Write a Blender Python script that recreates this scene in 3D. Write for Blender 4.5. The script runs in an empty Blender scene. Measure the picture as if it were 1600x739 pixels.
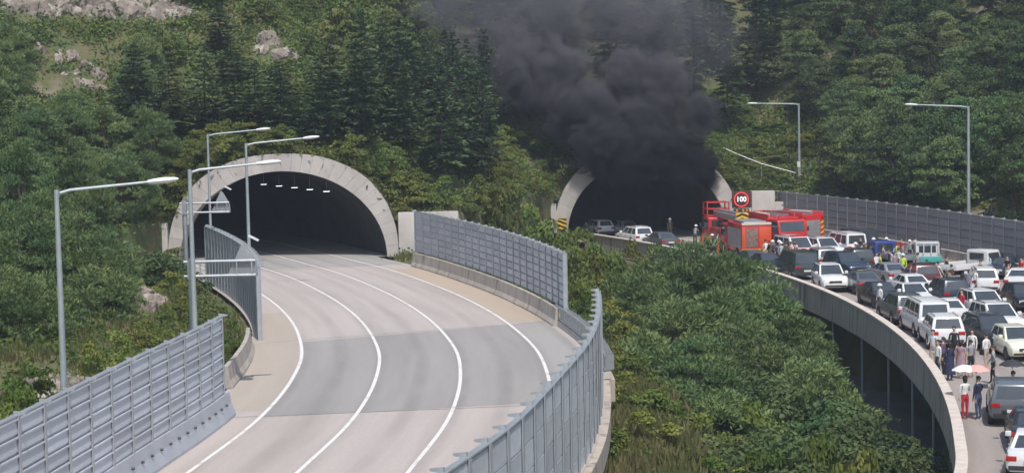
import bpy, bmesh, math, random
import numpy as np
from mathutils import Vector, Matrix

random.seed(7)
RNG = np.random.default_rng(11)
SC = bpy.context.scene
COL = SC.collection

# ------------------------------------------------------------------ camera, sky, sun, exposure
CAM_H, FPX, HORIZON, ROLL = 11.8, 3000.0, 140.0, math.radians(1.2)
PITCH = math.atan((369.5 - HORIZON) / FPX)
cam_data = bpy.data.cameras.new('camera')
cam_data.sensor_width = 36.0
cam_data.lens = FPX / 1600.0 * 36.0
cam_data.clip_start = 0.5
cam_data.clip_end = 3000.0
cam = bpy.data.objects.new('camera', cam_data)
cam.matrix_world = (Matrix.Translation((0, 0, CAM_H)) @ Matrix.Rotation(math.pi / 2 - PITCH, 4, 'X')
                    @ Matrix.Rotation(-ROLL, 4, 'Z'))
COL.objects.link(cam)
SC.camera = cam

SUN_EL, SUN_AZ = math.radians(60), math.radians(166)      # azimuth clockwise from +Y: behind the camera on the right
world = bpy.data.worlds.new('World')
SC.world = world
world.use_nodes = True
wn = world.node_tree
sky = wn.nodes.new('ShaderNodeTexSky')
sky.sky_type = 'NISHITA'
sky.sun_disc = False
sky.sun_elevation = SUN_EL
sky.sun_rotation = SUN_AZ
sky.air_density = 1.2
sky.dust_density = 1.5
wn.links.new(sky.outputs[0], wn.nodes['Background'].inputs[0])
wn.nodes['Background'].inputs[1].default_value = 0.13
sun_data = bpy.data.lights.new('sun', 'SUN')
sun_data.energy = 3.6
sun_data.angle = math.radians(0.6)
sun_data.color = (1.0, 0.95, 0.88)
sun = bpy.data.objects.new('sun', sun_data)
sd = Vector((math.sin(SUN_AZ) * math.cos(SUN_EL), math.cos(SUN_AZ) * math.cos(SUN_EL), math.sin(SUN_EL)))
sun.rotation_euler = sd.to_track_quat('Z', 'Y').to_euler()
sun.location = (60, -60, 120)
COL.objects.link(sun)
SC.view_settings.view_transform = 'Standard'
SC.view_settings.look = 'None'
SC.view_settings.gamma = 1.0
SC.view_settings.use_curve_mapping = False
SC.view_settings.exposure = 0.25
SC.render.engine = 'CYCLES'
SC.cycles.max_bounces = 4
SC.cycles.diffuse_bounces = 3
SC.cycles.glossy_bounces = 2
SC.cycles.transmission_bounces = 2
SC.cycles.transparent_max_bounces = 8
SC.cycles.volume_bounces = 0
SC.cycles.volume_step_rate = 1.0
SC.cycles.use_adaptive_sampling = True
SC.cycles.adaptive_threshold = .03

# pixel helpers (survey of the photograph: a picture point met with the road plane or a distance)
_fw = np.array([0, math.cos(PITCH), -math.sin(PITCH)])
_u0 = np.array([0, math.sin(PITCH), math.cos(PITCH)])
_r0 = np.array([1., 0, 0])
_r = _r0 * math.cos(ROLL) - _u0 * math.sin(ROLL)
_u = _u0 * math.cos(ROLL) + _r0 * math.sin(ROLL)
_o = np.array([0, 0, CAM_H])
def ray(x, y): return _fw + _r * (x - 800) / FPX - _u * (y - 369.5) / FPX
def G(x, y, z=0.0):
    d = ray(x, y); return _o + d * ((z - CAM_H) / d[2])
def AT(x, y, Y):
    d = ray(x, y); return _o + d * (Y / d[1])
def PX(q):
    v = np.asarray(q, float) - _o; a = v @ _fw
    return 800 + FPX * (v @ _r) / a, 369.5 - FPX * (v @ _u) / a

# ------------------------------------------------------------------ materials
MATS = {}
def _n(nt, t, **kw):
    n = nt.nodes.new(t)
    for k, v in kw.items(): setattr(n, k, v)
    return n
def mat(name, c1, c2=None, scale=1.0, rough=0.7, metal=0.0, bump=0.0, bscale=None, coord='OBJ', rnd=0.0, detail=4.0,
        stretch=(1, 1, 1), ramp=(0.35, 0.65), c3=None, s3=0.2, r3=(0.55, 0.7), emit=None, estr=0.0, coat=0.0, spec=None, rndhue=0.0):
    if name in MATS: return MATS[name]
    m = bpy.data.materials.new(name); m.use_nodes = True
    nt = m.node_tree; L = nt.links.new
    b = nt.nodes['Principled BSDF']
    b.inputs['Roughness'].default_value = rough
    b.inputs['Metallic'].default_value = metal
    if coat: b.inputs['Coat Weight'].default_value = coat; b.inputs['Coat Roughness'].default_value = 0.08
    if spec is not None: b.inputs['Specular IOR Level'].default_value = spec
    if emit: b.inputs['Emission Color'].default_value = (*emit, 1); b.inputs['Emission Strength'].default_value = estr
    b.inputs['Base Color'].default_value = (*c1, 1)
    if c2 is None and not bump and not rnd:
        c2 = tuple(x * 0.9 for x in c1)
    if coord == 'UV':
        src = _n(nt, 'ShaderNodeTexCoord').outputs['UV']
    elif coord == 'WORLD':
        src = _n(nt, 'ShaderNodeNewGeometry').outputs['Position']
    else:
        src = _n(nt, 'ShaderNodeTexCoord').outputs['Object']
    mp = _n(nt, 'ShaderNodeMapping'); mp.inputs['Scale'].default_value = stretch
    L(src, mp.inputs[0])
    out = None
    if c2 is not None:
        nz = _n(nt, 'ShaderNodeTexNoise'); nz.inputs['Scale'].default_value = scale; nz.inputs['Detail'].default_value = detail
        nz.inputs['Roughness'].default_value = 0.62
        L(mp.outputs[0], nz.inputs['Vector'])
        rp = _n(nt, 'ShaderNodeMapRange'); rp.inputs[1].default_value, rp.inputs[2].default_value = ramp
        L(nz.outputs[0], rp.inputs[0])
        mx = _n(nt, 'ShaderNodeMix', data_type='RGBA')
        L(rp.outputs[0], mx.inputs[0]); mx.inputs[6].default_value = (*c1, 1); mx.inputs[7].default_value = (*c2, 1)
        out = mx.outputs[2]
    if c3 is not None:
        nz = _n(nt, 'ShaderNodeTexNoise'); nz.inputs['Scale'].default_value = s3; nz.inputs['Detail'].default_value = 5
        L(mp.outputs[0], nz.inputs['Vector'])
        rp = _n(nt, 'ShaderNodeMapRange'); rp.inputs[1].default_value, rp.inputs[2].default_value = r3
        L(nz.outputs[0], rp.inputs[0])
        mx = _n(nt, 'ShaderNodeMix', data_type='RGBA')
        L(rp.outputs[0], mx.inputs[0])
        if out: L(out, mx.inputs[6])
        else: mx.inputs[6].default_value = (*c1, 1)
        mx.inputs[7].default_value = (*c3, 1); out = mx.outputs[2]
    if rnd:
        oi = _n(nt, 'ShaderNodeObjectInfo')
        mr = _n(nt, 'ShaderNodeMapRange'); mr.inputs[3].default_value = 1 - rnd; mr.inputs[4].default_value = 1 + rnd
        L(oi.outputs['Random'], mr.inputs[0])
        hs = _n(nt, 'ShaderNodeHueSaturation')
        if out: L(out, hs.inputs['Color'])
        else: hs.inputs['Color'].default_value = (*c1, 1)
        L(mr.outputs[0], hs.inputs['Value'])
        if rndhue:
            m2 = _n(nt, 'ShaderNodeMath', operation='MULTIPLY'); m2.inputs[1].default_value = 7.31
            m3 = _n(nt, 'ShaderNodeMath', operation='FRACT')
            L(oi.outputs['Random'], m2.inputs[0]); L(m2.outputs[0], m3.inputs[0])
            mh = _n(nt, 'ShaderNodeMapRange'); mh.inputs[3].default_value = 0.5 - rndhue; mh.inputs[4].default_value = 0.5 + rndhue
            L(m3.outputs[0], mh.inputs[0]); L(mh.outputs[0], hs.inputs['Hue'])
        out = hs.outputs[0]
    if out: L(out, b.inputs['Base Color'])
    if bump:
        nb = _n(nt, 'ShaderNodeTexNoise'); nb.inputs['Scale'].default_value = bscale or scale * 4; nb.inputs['Detail'].default_value = 5
        L(mp.outputs[0], nb.inputs['Vector'])
        bp = _n(nt, 'ShaderNodeBump'); bp.inputs['Strength'].default_value = bump; bp.inputs['Distance'].default_value = 0.1
        L(nb.outputs[0], bp.inputs['Height']); L(bp.outputs[0], b.inputs['Normal'])
    MATS[name] = m
    return m
def leafmat(name, c1, c2, rnd=0.25, hue=0.02, transl=0.3, scale=0.45):
    if name in MATS: return MATS[name]
    m = mat(name, c1, c2, scale=scale, rough=0.65, rnd=rnd, rndhue=hue, coord='WORLD', ramp=(0.38, 0.62), detail=3, spec=0.25)
    nt = m.node_tree; b = nt.nodes['Principled BSDF']; o = nt.nodes['Material Output']
    src = b.inputs['Base Color'].links[0].from_socket
    tr = _n(nt, 'ShaderNodeBsdfTranslucent'); ms = _n(nt, 'ShaderNodeMixShader'); ms.inputs[0].default_value = transl
    nt.links.new(src, tr.inputs[0]); nt.links.new(b.outputs[0], ms.inputs[1]); nt.links.new(tr.outputs[0], ms.inputs[2])
    nt.links.new(ms.outputs[0], o.inputs[0])
    return m

CONC = mat('portal_concrete', (.50, .46, .43), (.40, .365, .34), scale=.6, rough=.85, bump=.15, bscale=6, coord='WORLD', c3=(.36, .325, .30), s3=.35, r3=(.58, .78), rnd=.06, stretch=(1, 1, .5))
CONCJ = mat('barrier_concrete', (.46, .415, .365), (.35, .31, .275), scale=1.2, rough=.9, bump=.2, bscale=8, coord='WORLD', c3=(.17, .155, .14), s3=.8, r3=(.56, .72), rnd=.08, stretch=(1.5, 1.5, .6))
CONCP = mat('parapet_concrete', (.47, .405, .34), (.36, .31, .265), scale=.9, rough=.9, bump=.15, bscale=6, coord='WORLD', c3=(.16, .155, .15), s3=.7, r3=(.52, .72), stretch=(2.2, 2.2, .25))
CAPM = mat('parapet_cap_concrete', (.62, .54, .47), (.5, .43, .37), scale=2, rough=.85, coord='WORLD')
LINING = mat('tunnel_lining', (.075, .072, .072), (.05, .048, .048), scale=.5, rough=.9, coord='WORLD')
GALV = mat('galvanised_steel', (.44, .46, .48), (.36, .38, .40), scale=3, rough=.45, metal=.55)
POLEM = mat('lamp_pole_steel', (.42, .46, .47), (.35, .385, .40), scale=2, rough=.45, metal=.4)
PANEL = mat('noise_panel_grey', (.56, .58, .62), (.47, .49, .53), scale=1.5, rough=.5, metal=.1, rnd=.12, c3=(.27, .27, .27), s3=1.6, r3=(.56, .8), bump=.05, bscale=30)
PANELD = mat('noise_panel_dark_grey', (.31, .305, .32), (.25, .245, .26), scale=1.2, rough=.6, metal=.15, rnd=.09, c3=(.15, .145, .15), s3=1.6, r3=(.58, .8), bump=.05, bscale=30)
WHITE = mat('white_paint_line', (.78, .76, .73), (.66, .63, .60), scale=5, rough=.6, coord='WORLD', c3=(.50, .46, .42), s3=1.1, r3=(.56, .72))
BLACK = mat('black_rubber', (.02, .02, .022), (.03, .03, .03), scale=4, rough=.8)
BLKP = mat('black_plastic', (.03, .03, .033), (.04, .04, .042), scale=4, rough=.5)
GLASS = mat('car_glass', (.04, .048, .055), (.055, .065, .075), scale=1, rough=.04, spec=.9)
CHROME = mat('chrome', (.6, .6, .62), (.5, .5, .52), scale=3, rough=.2, metal=.9)
REDL = mat('tail_lamp', (.45, .02, .02), (.3, .01, .01), scale=6, rough=.2)
CLEARL = mat('head_lamp', (.75, .77, .8), (.55, .57, .6), scale=6, rough=.12)
AMBER = mat('amber_lens', (.75, .28, .03), (.6, .2, .02), scale=6, rough=.25)
PLATE = mat('number_plate', (.75, .75, .72), (.6, .6, .58), scale=14, rough=.5)

# ------------------------------------------------------------------ object helpers
def link(name, me, parent=None, m=None):
    o = bpy.data.objects.new(name, me)
    COL.objects.link(o)
    if parent is not None: o.parent = parent
    if m is not None and me is not None and len(me.materials) == 0: me.materials.append(m)
    return o
def tag(o, label=None, cat=None, group=None, kind=None):
    if label: o['label'] = label
    if cat: o['category'] = cat
    if group: o['group'] = group
    if kind: o['kind'] = kind
    return o
def empty(name, loc=(0, 0, 0), rz=0.0, label=None, cat=None, group=None):
    o = bpy.data.objects.new(name, None); COL.objects.link(o)
    o.empty_display_size = 0.3
    o.location = loc; o.rotation_euler = (0, 0, rz)
    return tag(o, label, cat, group)
def setmat(o, m):
    o.material_slots[0].link = 'OBJECT'; o.material_slots[0].material = m
def finish(me, smooth=None):
    if smooth is not None:
        me.polygons.foreach_set('use_smooth', [True] * len(me.polygons))
        me.set_sharp_from_angle(angle=math.radians(smooth))
    me.update()
    return me
def pyd(name, v, f, m=None, smooth=None):
    me = bpy.data.meshes.new(name)
    me.from_pydata([tuple(map(float, p)) for p in v], [], f)
    if m is not None: me.materials.append(m)
    return finish(me, smooth)
def quads_mesh(name, V, m, nper=4):
    """V: (N*nper,3) array of separate polygons"""
    V = np.asarray(V, dtype=np.float32)
    n = len(V) // nper
    me = bpy.data.meshes.new(name)
    me.vertices.add(len(V)); me.vertices.foreach_set('co', V.ravel())
    me.loops.add(len(V)); me.loops.foreach_set('vertex_index', np.arange(len(V), dtype=np.int32))
    me.polygons.add(n)
    me.polygons.foreach_set('loop_start', np.arange(0, len(V), nper, dtype=np.int32))
    me.polygons.foreach_set('loop_total', np.full(n, nper, dtype=np.int32))
    me.materials.append(m)
    me.update(calc_edges=True)
    return me

class MB:
    """collects boxes, tubes and lathes into one mesh"""
    def __init__(s): s.v = []; s.f = []
    def add(s, v, f):
        b = len(s.v); s.v += [tuple(p) for p in v]; s.f += [tuple(b + i for i in q) for q in f]; return s
    def box(s, x0, x1, y0, y1, z0, z1, M=None, taper=1.0):
        cx, cy = (x0 + x1) / 2, (y0 + y1) / 2
        v = []
        for z, k in ((z0, 1.0), (z1, taper)):
            for x, y in ((x0, y0), (x1, y0), (x1, y1), (x0, y1)):
                v.append(Vector((cx + (x - cx) * k, cy + (y - cy) * k, z)))
        if M is not None: v = [M @ p for p in v]
        return s.add(v, [(3, 2, 1, 0), (4, 5, 6, 7), (0, 1, 5, 4), (1, 2, 6, 5), (2, 3, 7, 6), (3, 0, 4, 7)])
    def tube(s, pts, rad, n=8, cap=True):
        pts = [Vector(p) for p in pts]
        if not hasattr(rad, '__len__'): rad = [rad] * len(pts)
        v = []
        for i, p in enumerate(pts):
            t = (pts[min(i + 1, len(pts) - 1)] - pts[max(i - 1, 0)]).normalized()
            a = t.orthogonal() if abs(t.z) > .9 else t.cross(Vector((0, 0, 1)))
            a.normalize(); b = t.cross(a)
            for k in range(n):
                an = 2 * math.pi * k / n
                v.append(p + (a * math.cos(an) + b * math.sin(an)) * rad[i])
        f = []
        for i in range(len(pts) - 1):
            for k in range(n):
                k2 = (k + 1) % n
                f.append((i * n + k, i * n + k2, (i + 1) * n + k2, (i + 1) * n + k))
        if cap:
            f.append(tuple(range(n - 1, -1, -1))); f.append(tuple((len(pts) - 1) * n + k for k in range(n)))
        return s.add(v, f)
    def prism(s, poly, axis, a0, a1, M=None):
        """poly in the two other axes, extruded along axis"""
        n = len(poly); v = []
        for a in (a0, a1):
            for p, q in poly:
                v.append({'x': Vector((a, p, q)), 'y': Vector((p, a, q)), 'z': Vector((p, q, a))}[axis])
        if M is not None: v = [M @ p for p in v]
        f = [tuple(range(n)), tuple(range(2 * n - 1, n - 1, -1))]
        for i in range(n):
            j = (i + 1) % n; f.append((i, i + n, j + n, j))
        return s.add(v, f)
    def mesh(s, name, m=None, smooth=None, bevel=0.0):
        me = bpy.data.meshes.new(name)
        me.from_pydata(s.v, [], s.f)
        bm = bmesh.new(); bm.from_mesh(me)
        bmesh.ops.recalc_face_normals(bm, faces=bm.faces)
        if bevel:
            bmesh.ops.bevel(bm, geom=[e for e in bm.edges if len(e.link_faces) == 2 and e.calc_face_angle(0) > .5], offset=bevel, segments=2, affect='EDGES', profile=.6)
        bm.to_mesh(me); bm.free()
        if m is not None: me.materials.append(m)
        return finish(me, smooth if smooth is not None else (35 if bevel else None))
    def build(s, name, m, parent=None, smooth=None, bevel=0.0):
        return link(name, s.mesh(name, m, smooth, bevel), parent)
def copy_tree(o, parent=None):
    c = o.copy(); COL.objects.link(c); c.parent = parent
    for ch in list(o.children): copy_tree(ch, c)
    return c

# ------------------------------------------------------------------ paths
class Path:
    def __init__(s, pts, smooth=6, step=0.5):
        P = [np.array(p, float) for p in pts]
        P = [2 * P[0] - P[1]] + P + [2 * P[-1] - P[-2]]
        out = []
        for i in range(1, len(P) - 2):
            p0, p1, p2, p3 = P[i - 1:i + 3]
            for t in np.linspace(0, 1, 24, endpoint=False):
                out.append(.5 * ((2 * p1) + (-p0 + p2) * t + (2 * p0 - 5 * p1 + 4 * p2 - p3) * t * t + (-p0 + 3 * p1 - 3 * p2 + p3) * t ** 3))
        out.append(P[-2]); out = np.array(out)
        d = np.r_[0, np.cumsum(np.linalg.norm(np.diff(out, axis=0), axis=1))]
        n = int(d[-1] / step)
        ss = np.linspace(0, d[-1], n)
        q = np.c_[np.interp(ss, d, out[:, 0]), np.interp(ss, d, out[:, 1])]
        for _ in range(smooth * 8): q[1:-1] = .25 * q[:-2] + .5 * q[1:-1] + .25 * q[2:]
        s.p = q; s.s = np.r_[0, np.cumsum(np.linalg.norm(np.diff(q, axis=0), axis=1))]; s.L = s.s[-1]
        s.t = np.gradient(q, axis=0); s.t /= np.linalg.norm(s.t, axis=1)[:, None]
    def at(s, a, o=0.0):
        x, y = np.interp(a, s.s, s.p[:, 0]), np.interp(a, s.s, s.p[:, 1])
        tx, ty = np.interp(a, s.s, s.t[:, 0]), np.interp(a, s.s, s.t[:, 1])
        return np.array([x + ty * o, y - tx * o])
    def head(s, a):
        return math.atan2(np.interp(a, s.s, s.t[:, 1]), np.interp(a, s.s, s.t[:, 0]))
    def sY(s, Y): return float(np.interp(Y, s.p[:, 1], s.s))
    def XY(s, Y, o=0.0):   # x at given y of offset line
        a = s.s; q = np.array([s.at(k, o) for k in a[::4]])
        return np.interp(Y, q[:, 1], q[:, 0])

LP = Path([(-10.5, 8), (-7.2, 25), (-4.9, 44), (-3.4, 59.1), (-2.9, 63.3), (-2.4, 68.7), (-2.2, 76.1), (-2.3, 80.5), (-2.5, 85.5), (-3.2, 91.6), (-4.4, 99.3),
           (-6.4, 108.6), (-9.0, 118.1), (-11.7, 126.6), (-14.7, 133.9), (-17.5, 140.8), (-24.5, 156), (-35, 174), (-49, 192), (-64, 206)])
_R = [(62.5, 14.6), (66.4, 15.5), (72.0, 16.5), (82.9, 18.4), (93.5, 19.6), (105.1, 20.1), (110.1, 20.0), (117.6, 19.4), (135.6, 17.2), (153.3, 13.0), (156.8, 11.7), (167.5, 8.1), (169.3, 7.0)]
_c = np.polyfit([a for a, b in _R], [b for a, b in _R], 3)
RP = Path([(3.5, 30), (9.5, 46)] + [(np.polyval(_c, y), y) for y in range(62, 176, 6)] + [(3.6, 178), (-4, 195), (-14, 215)], smooth=2)
WP = Path([(43.5, 70), (42.6, 85), (40.6, 104), (38.2, 119), (35.55, 132.9), (33.1, 146.4), (28.7, 164.9), (24.6, 177.2)], smooth=3)
ZR = -2.0
P1Y, P1X, P2Y, P2X = 137.6, -16.45, 175.5, 12.4

def sweep(path, s0, s1, o, prof, z=0.0, step=1.0, closed=True):
    n = max(2, int(abs(s1 - s0) / step) + 1)
    ss = np.linspace(s0, s1, n); v = []; k = len(prof)
    for a in ss:
        for dx, dz in prof:
            p = path.at(a, o + dx); v.append((p[0], p[1], z + dz))
    f = []
    for i in range(n - 1):
        for j in range(k if closed else k - 1):
            j2 = (j + 1) % k
            f.append((i * k + j, i * k + j2, (i + 1) * k + j2, (i + 1) * k + j))
    if closed: f.append(tuple(range(k))); f.append(tuple((n - 1) * k + j for j in range(k - 1, -1, -1)))
    return v, f
def sweep_obj(name, path, s0, s1, o, prof, m, parent=None, z=0.0, step=1.0, smooth=None):
    v, f = sweep(path, s0, s1, o, prof, z, step)
    mb = MB(); mb.add(v, f)
    return mb.build(name, m, parent, smooth)
def ribbon(name, path, s0, s1, o0, o1, z, m, parent=None, nx=2, step=1.0):
    n = max(2, int((s1 - s0) / step) + 1); v = []; uv = []
    for a in np.linspace(s0, s1, n):
        for b in np.linspace(o0, o1(a) if callable(o1) else o1, nx):
            p = path.at(a, b); v.append((p[0], p[1], z)); uv.append((b, a))
    f = [(i * nx + j, i * nx + j + 1, (i + 1) * nx + j + 1, (i + 1) * nx + j) for i in range(n - 1) for j in range(nx - 1)]
    me = pyd(name, v, f, m)
    ul = me.uv_layers.new(name='UVMap')
    vi = np.empty(len(me.loops), dtype=np.int32); me.loops.foreach_get('vertex_index', vi)
    ul.data.foreach_set('uv', np.array(uv, dtype=np.float32)[vi].ravel())
    return link(name, me, parent)

# ------------------------------------------------------------------ terrain functions
_ph = RNG.uniform(0, 6.28, 40); _kx = RNG.normal(0, 1, 40); _ky = RNG.normal(0, 1, 40)
def bumps(X, Y, wl=8.0):
    z = 0
    for i in range(14):
        k = 6.28 / wl * (0.5 + i * .16)
        nrm = math.hypot(_kx[i], _ky[i])
        z = z + np.sin((X * _kx[i] + Y * _ky[i]) / nrm * k + _ph[i]) / (1 + i * .35)
    return z / 3.2
def arch(x, a, h, n): return h * np.clip(1 - np.abs(x / a) ** n, 0, 1) ** (1 / n)
IN1, OUT1 = (7.45, 6.3, 2.0), (8.3, 7.55, 2.3)
IN2, OUT2 = (7.3, 6.9, 2.15), (8.55, 8.3, 2.3)
_hx = [-90, -70, -50, -40, -32, -27, -25.2, -24.9, -8.0, -7.7, -5, -1, 3, 3.7, 21.1, 24.6, 30.6, 39.5, 44, 48, 62, 92]
_hy = [20, 45, 72, 92, 112, 130, 137.6, 138.0, 138.0, 138.4, 141, 153, 173, 176.0, 176.0, 178.5, 168, 136, 112, 90, 30, -20]
_zx = [-90, -40, -30, -26.5, -24.9, -8, -7.5, -3, 1, 3.6, 21.2, 24.5, 27, 36, 60, 90]
_zz = [0, 0, .8, 2.6, 3.0, 3.0, 3.0, 2.2, 2.0, 2.0, 1.0, .6, -1, -1.5, -2, -2]
def hill_base(X):
    Yb = np.interp(X, _hx, _hy)
    zb = np.interp(X, _zx, _zz)
    zb = np.maximum(zb, arch(X - P1X, *OUT1) * .97)
    zb = np.maximum(zb, ZR + arch(X - P2X, *OUT2) * .97)
    return Yb, zb
_cx = np.linspace(-90, 90, 361)
_cp = np.c_[_cx, np.interp(_cx, _hx, _hy)]
_cz = np.interp(_cx, [-90, -40, -25, -8, 0, 4, 21, 28, 90], [0, .5, 4.2, 4.6, 3.4, 3.6, 2.6, -.5, -2])
def hill(X, Y):
    X = np.asarray(X, float); Y = np.asarray(Y, float); sh = X.shape
    x, y = X.ravel(), Y.ravel()
    Yb, zb = hill_base(x)
    D = np.empty(len(x)); I = np.empty(len(x), int)
    for k in range(0, len(x), 4000):
        q = (x[k:k + 4000, None] - _cp[None, :, 0]) ** 2 + (y[k:k + 4000, None] - _cp[None, :, 1]) ** 2
        I[k:k + 4000] = q.argmin(1); D[k:k + 4000] = np.sqrt(q.min(1))
    D = np.where(y > Yb, D, 0)
    w = np.clip(D / 7, 0, 1); w = w * w * (3 - 2 * w)
    z0 = zb * (1 - w) + _cz[I] * w
    z = z0 + .62 * D + .16 * np.maximum(D - 8, 0) + bumps(x, y, 9) * .6 * np.clip(D / 4, 0, 1)
    return z.reshape(sh)
def lat(path, X, Y):
    P = path.p[::3]; T = path.t[::3]
    X = np.atleast_1d(X); Y = np.atleast_1d(Y)
    D = (X[:, None] - P[None, :, 0]) ** 2 + (Y[:, None] - P[None, :, 1]) ** 2
    i = D.argmin(1)
    dx, dy = X - P[i, 0], Y - P[i, 1]
    return dx * T[i, 1] - dy * T[i, 0]
def ground(X, Y):
    X = np.atleast_1d(np.asarray(X, float)); Y = np.atleast_1d(np.asarray(Y, float))
    oL, oR, oW = lat(LP, X, Y), lat(RP, X, Y), lat(WP, X, Y)
    b = bumps(X, Y, 7)
    dl = -oL - 9.6
    zl = np.where(dl > 0, -.3 + .16 * np.clip(dl, 0, 14) + .05 * np.maximum(dl - 14, 0) + b * .35 * np.clip(dl / 3, 0, 1), np.where(Y < 97, -1.75, -.35))
    z0 = np.interp(Y, [0, 60, 110, 130, 140, 152], [-1.6, -1.4, -1.1, -.4, .6, 1.6])
    zf = np.interp(Y, [0, 60, 100, 125, 140, 155, 170], [-9, -8.3, -7.6, -6, -4.2, -3.0, -2.7])
    u = (oL - 6.6) / np.maximum(oL - 6.6 - oR, 1)
    w = np.interp(u, [0, .1, .5, .7, 1], [0, .08, .85, 1, 1])
    zm = z0 * (1 - w) + zf * w + b * .4 * np.clip(u * 5, 0, 1) * np.clip((.85 - u) * 6, 0, 1)
    z = np.where(oL < 6.6, zl, zm)
    z = np.where(oR > -.6, np.minimum(zm, zf), z)
    z = np.where(oR > 3.3, ZR - .5, z)
    z = np.where((oR > 3.3) & (oW > 1.2), ZR - .3 + .25 * np.clip(oW - 1.2, 0, 6) + b * .2, z)
    z = np.where(Y > P1Y - .5, np.where((oL > -11) & (oL < 9) , np.where(oL > 7.2, z, -.5), z), z)
    return z
def surf(X, Y):
    X = np.atleast_1d(np.asarray(X, float)); Y = np.atleast_1d(np.asarray(Y, float))
    Yb, _ = hill_base(X)
    return np.where(Y > Yb + .2, hill(X, Y), ground(X, Y))

SOIL = mat('soil_and_grass', (.075, .10, .032), (.13, .115, .055), scale=.35, rough=1, coord='WORLD', c3=(.20, .165, .12), s3=.22, r3=(.56, .66), bump=.6, bscale=2.5, ramp=(.4, .6))
nx, ny = 131, 150
gx, gy = np.linspace(-100, 100, nx), np.linspace(-60, 215, ny)
GX, GY = np.meshgrid(gx, gy)
GZ = ground(GX.ravel(), GY.ravel())
Yb_, zb_ = hill_base(GX.ravel())
GZ = np.where(GY.ravel() > Yb_ + 2.0, np.minimum(GZ, -3.2), GZ)
go = link('ground', pyd('ground', np.c_[GX.ravel(), GY.ravel(), GZ], [(j * nx + i, j * nx + i + 1, (j + 1) * nx + i + 1, (j + 1) * nx + i) for j in range(ny - 1) for i in range(nx - 1)], SOIL, smooth=60))
tag(go, kind='structure')
hxs = np.unique(np.r_[np.arange(-95, 96, 1.0), np.arange(-25.4, -7.4, .35), np.arange(3.2, 22, .35)])
hds = np.r_[0, .3, .8, 1.5, 2.5, np.arange(3.6, 40, 1.25), np.arange(41, 140, 6)]
HX, HD = np.meshgrid(hxs, hds)
HYb, HZb = hill_base(HX)
HY = HYb + HD
HZ = hill(HX, HY)
nh = len(hxs)
skirt = np.c_[hxs, hill_base(hxs)[0] + .05, np.where((np.abs(hxs - P1X) < 8.4) | (np.abs(hxs - P2X) < 8.6), hill_base(hxs)[1] - .4, -9.)]
hv = np.r_[skirt, np.c_[HX.ravel(), HY.ravel(), HZ.ravel()]]
ho = link('hillside', pyd('hillside', hv, [(j * nh + i, j * nh + i + 1, (j + 1) * nh + i + 1, (j + 1) * nh + i) for j in range(len(hds)) for i in range(nh - 1)], SOIL, smooth=60))
tag(ho, kind='structure')

# ------------------------------------------------------------------ left road
def roadmat(name, c1, c2, c3, tyre):
    m = mat(name, c1, c2, scale=1.0, rough=.9, coord='UV', stretch=(.9, .06, 1), detail=6, ramp=(.3, .7), c3=c3, s3=.5, r3=(.5, .75), bump=.08, bscale=40)
    nt = m.node_tree; L = nt.links.new; b = nt.nodes['Principled BSDF']
    src = b.inputs['Base Color'].links[0].from_socket
    # fine aggregate speckle and worn wheel tracks, laid along the lanes
    tc = _n(nt, 'ShaderNodeTexCoord'); sp = _n(nt, 'ShaderNodeSeparateXYZ'); L(tc.outputs['UV'], sp.inputs[0])
    wv = _n(nt, 'ShaderNodeMath', operation='MULTIPLY_ADD'); wv.inputs[1].default_value = 2 * math.pi / 1.75; wv.inputs[2].default_value = 1.2
    L(sp.outputs[0], wv.inputs[0])
    sn = _n(nt, 'ShaderNodeMath', operation='SINE'); L(wv.outputs[0], sn.inputs[0])
    mr = _n(nt, 'ShaderNodeMapRange'); mr.inputs[1].default_value = .1; mr.inputs[2].default_value = 1; mr.inputs[3].default_value = 0; mr.inputs[4].default_value = tyre
    L(sn.outputs[0], mr.inputs[0])
    nz = _n(nt, 'ShaderNodeTexNoise'); nz.inputs['Scale'].default_value = .35; nz.inputs['Detail'].default_value = 3
    L(tc.outputs['UV'], nz.inputs['Vector'])
    ml = _n(nt, 'ShaderNodeMath', operation='MULTIPLY'); L(mr.outputs[0], ml.inputs[0]); L(nz.outputs[0], ml.inputs[1])
    mx = _n(nt, 'ShaderNodeMix', data_type='RGBA'); L(ml.outputs[0], mx.inputs[0]); L(src, mx.inputs[6]); mx.inputs[7].default_value = (*[x * .45 for x in c1], 1)
    geo = _n(nt, 'ShaderNodeNewGeometry')
    n2 = _n(nt, 'ShaderNodeTexNoise'); n2.inputs['Scale'].default_value = 9; n2.inputs['Detail'].default_value = 4; L(geo.outputs['Position'], n2.inputs['Vector'])
    m3 = _n(nt, 'ShaderNodeMapRange'); m3.inputs[3].default_value = .82; m3.inputs[4].default_value = 1.18; L(n2.outputs[0], m3.inputs[0])
    hs = _n(nt, 'ShaderNodeHueSaturation'); L(mx.outputs[2], hs.inputs['Color']); L(m3.outputs[0], hs.inputs['Value'])
    L(hs.outputs[0], b.inputs['Base Color'])
    return m
RC = roadmat('road_concrete', (.45, .40, .37), (.385, .34, .315), (.34, .30, .275), .42)
RG = roadmat('road_grey_overlay', (.315, .298, .282), (.275, .26, .247), (.235, .224, .213), .5)
RG2 = roadmat('road_pale_grey_overlay', (.345, .325, .31), (.30, .285, .27), (.26, .25, .24), .5)
RT = roadmat('road_tan_shoulder', (.44, .36, .285), (.39, .315, .25), (.46, .39, .325), .1)
RT2 = roadmat('road_beige_shoulder', (.41, .355, .30), (.36, .31, .265), (.43, .37, .32), .1)
B2 = Path([(-5.2, 29), (-3, 36), (-1.2, 42.4), (0, 47.2), (1.2, 54.2), (2.28, 61), (2.87, 66.5), (3.3, 73), (3.45, 77.5)], smooth=2)
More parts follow.
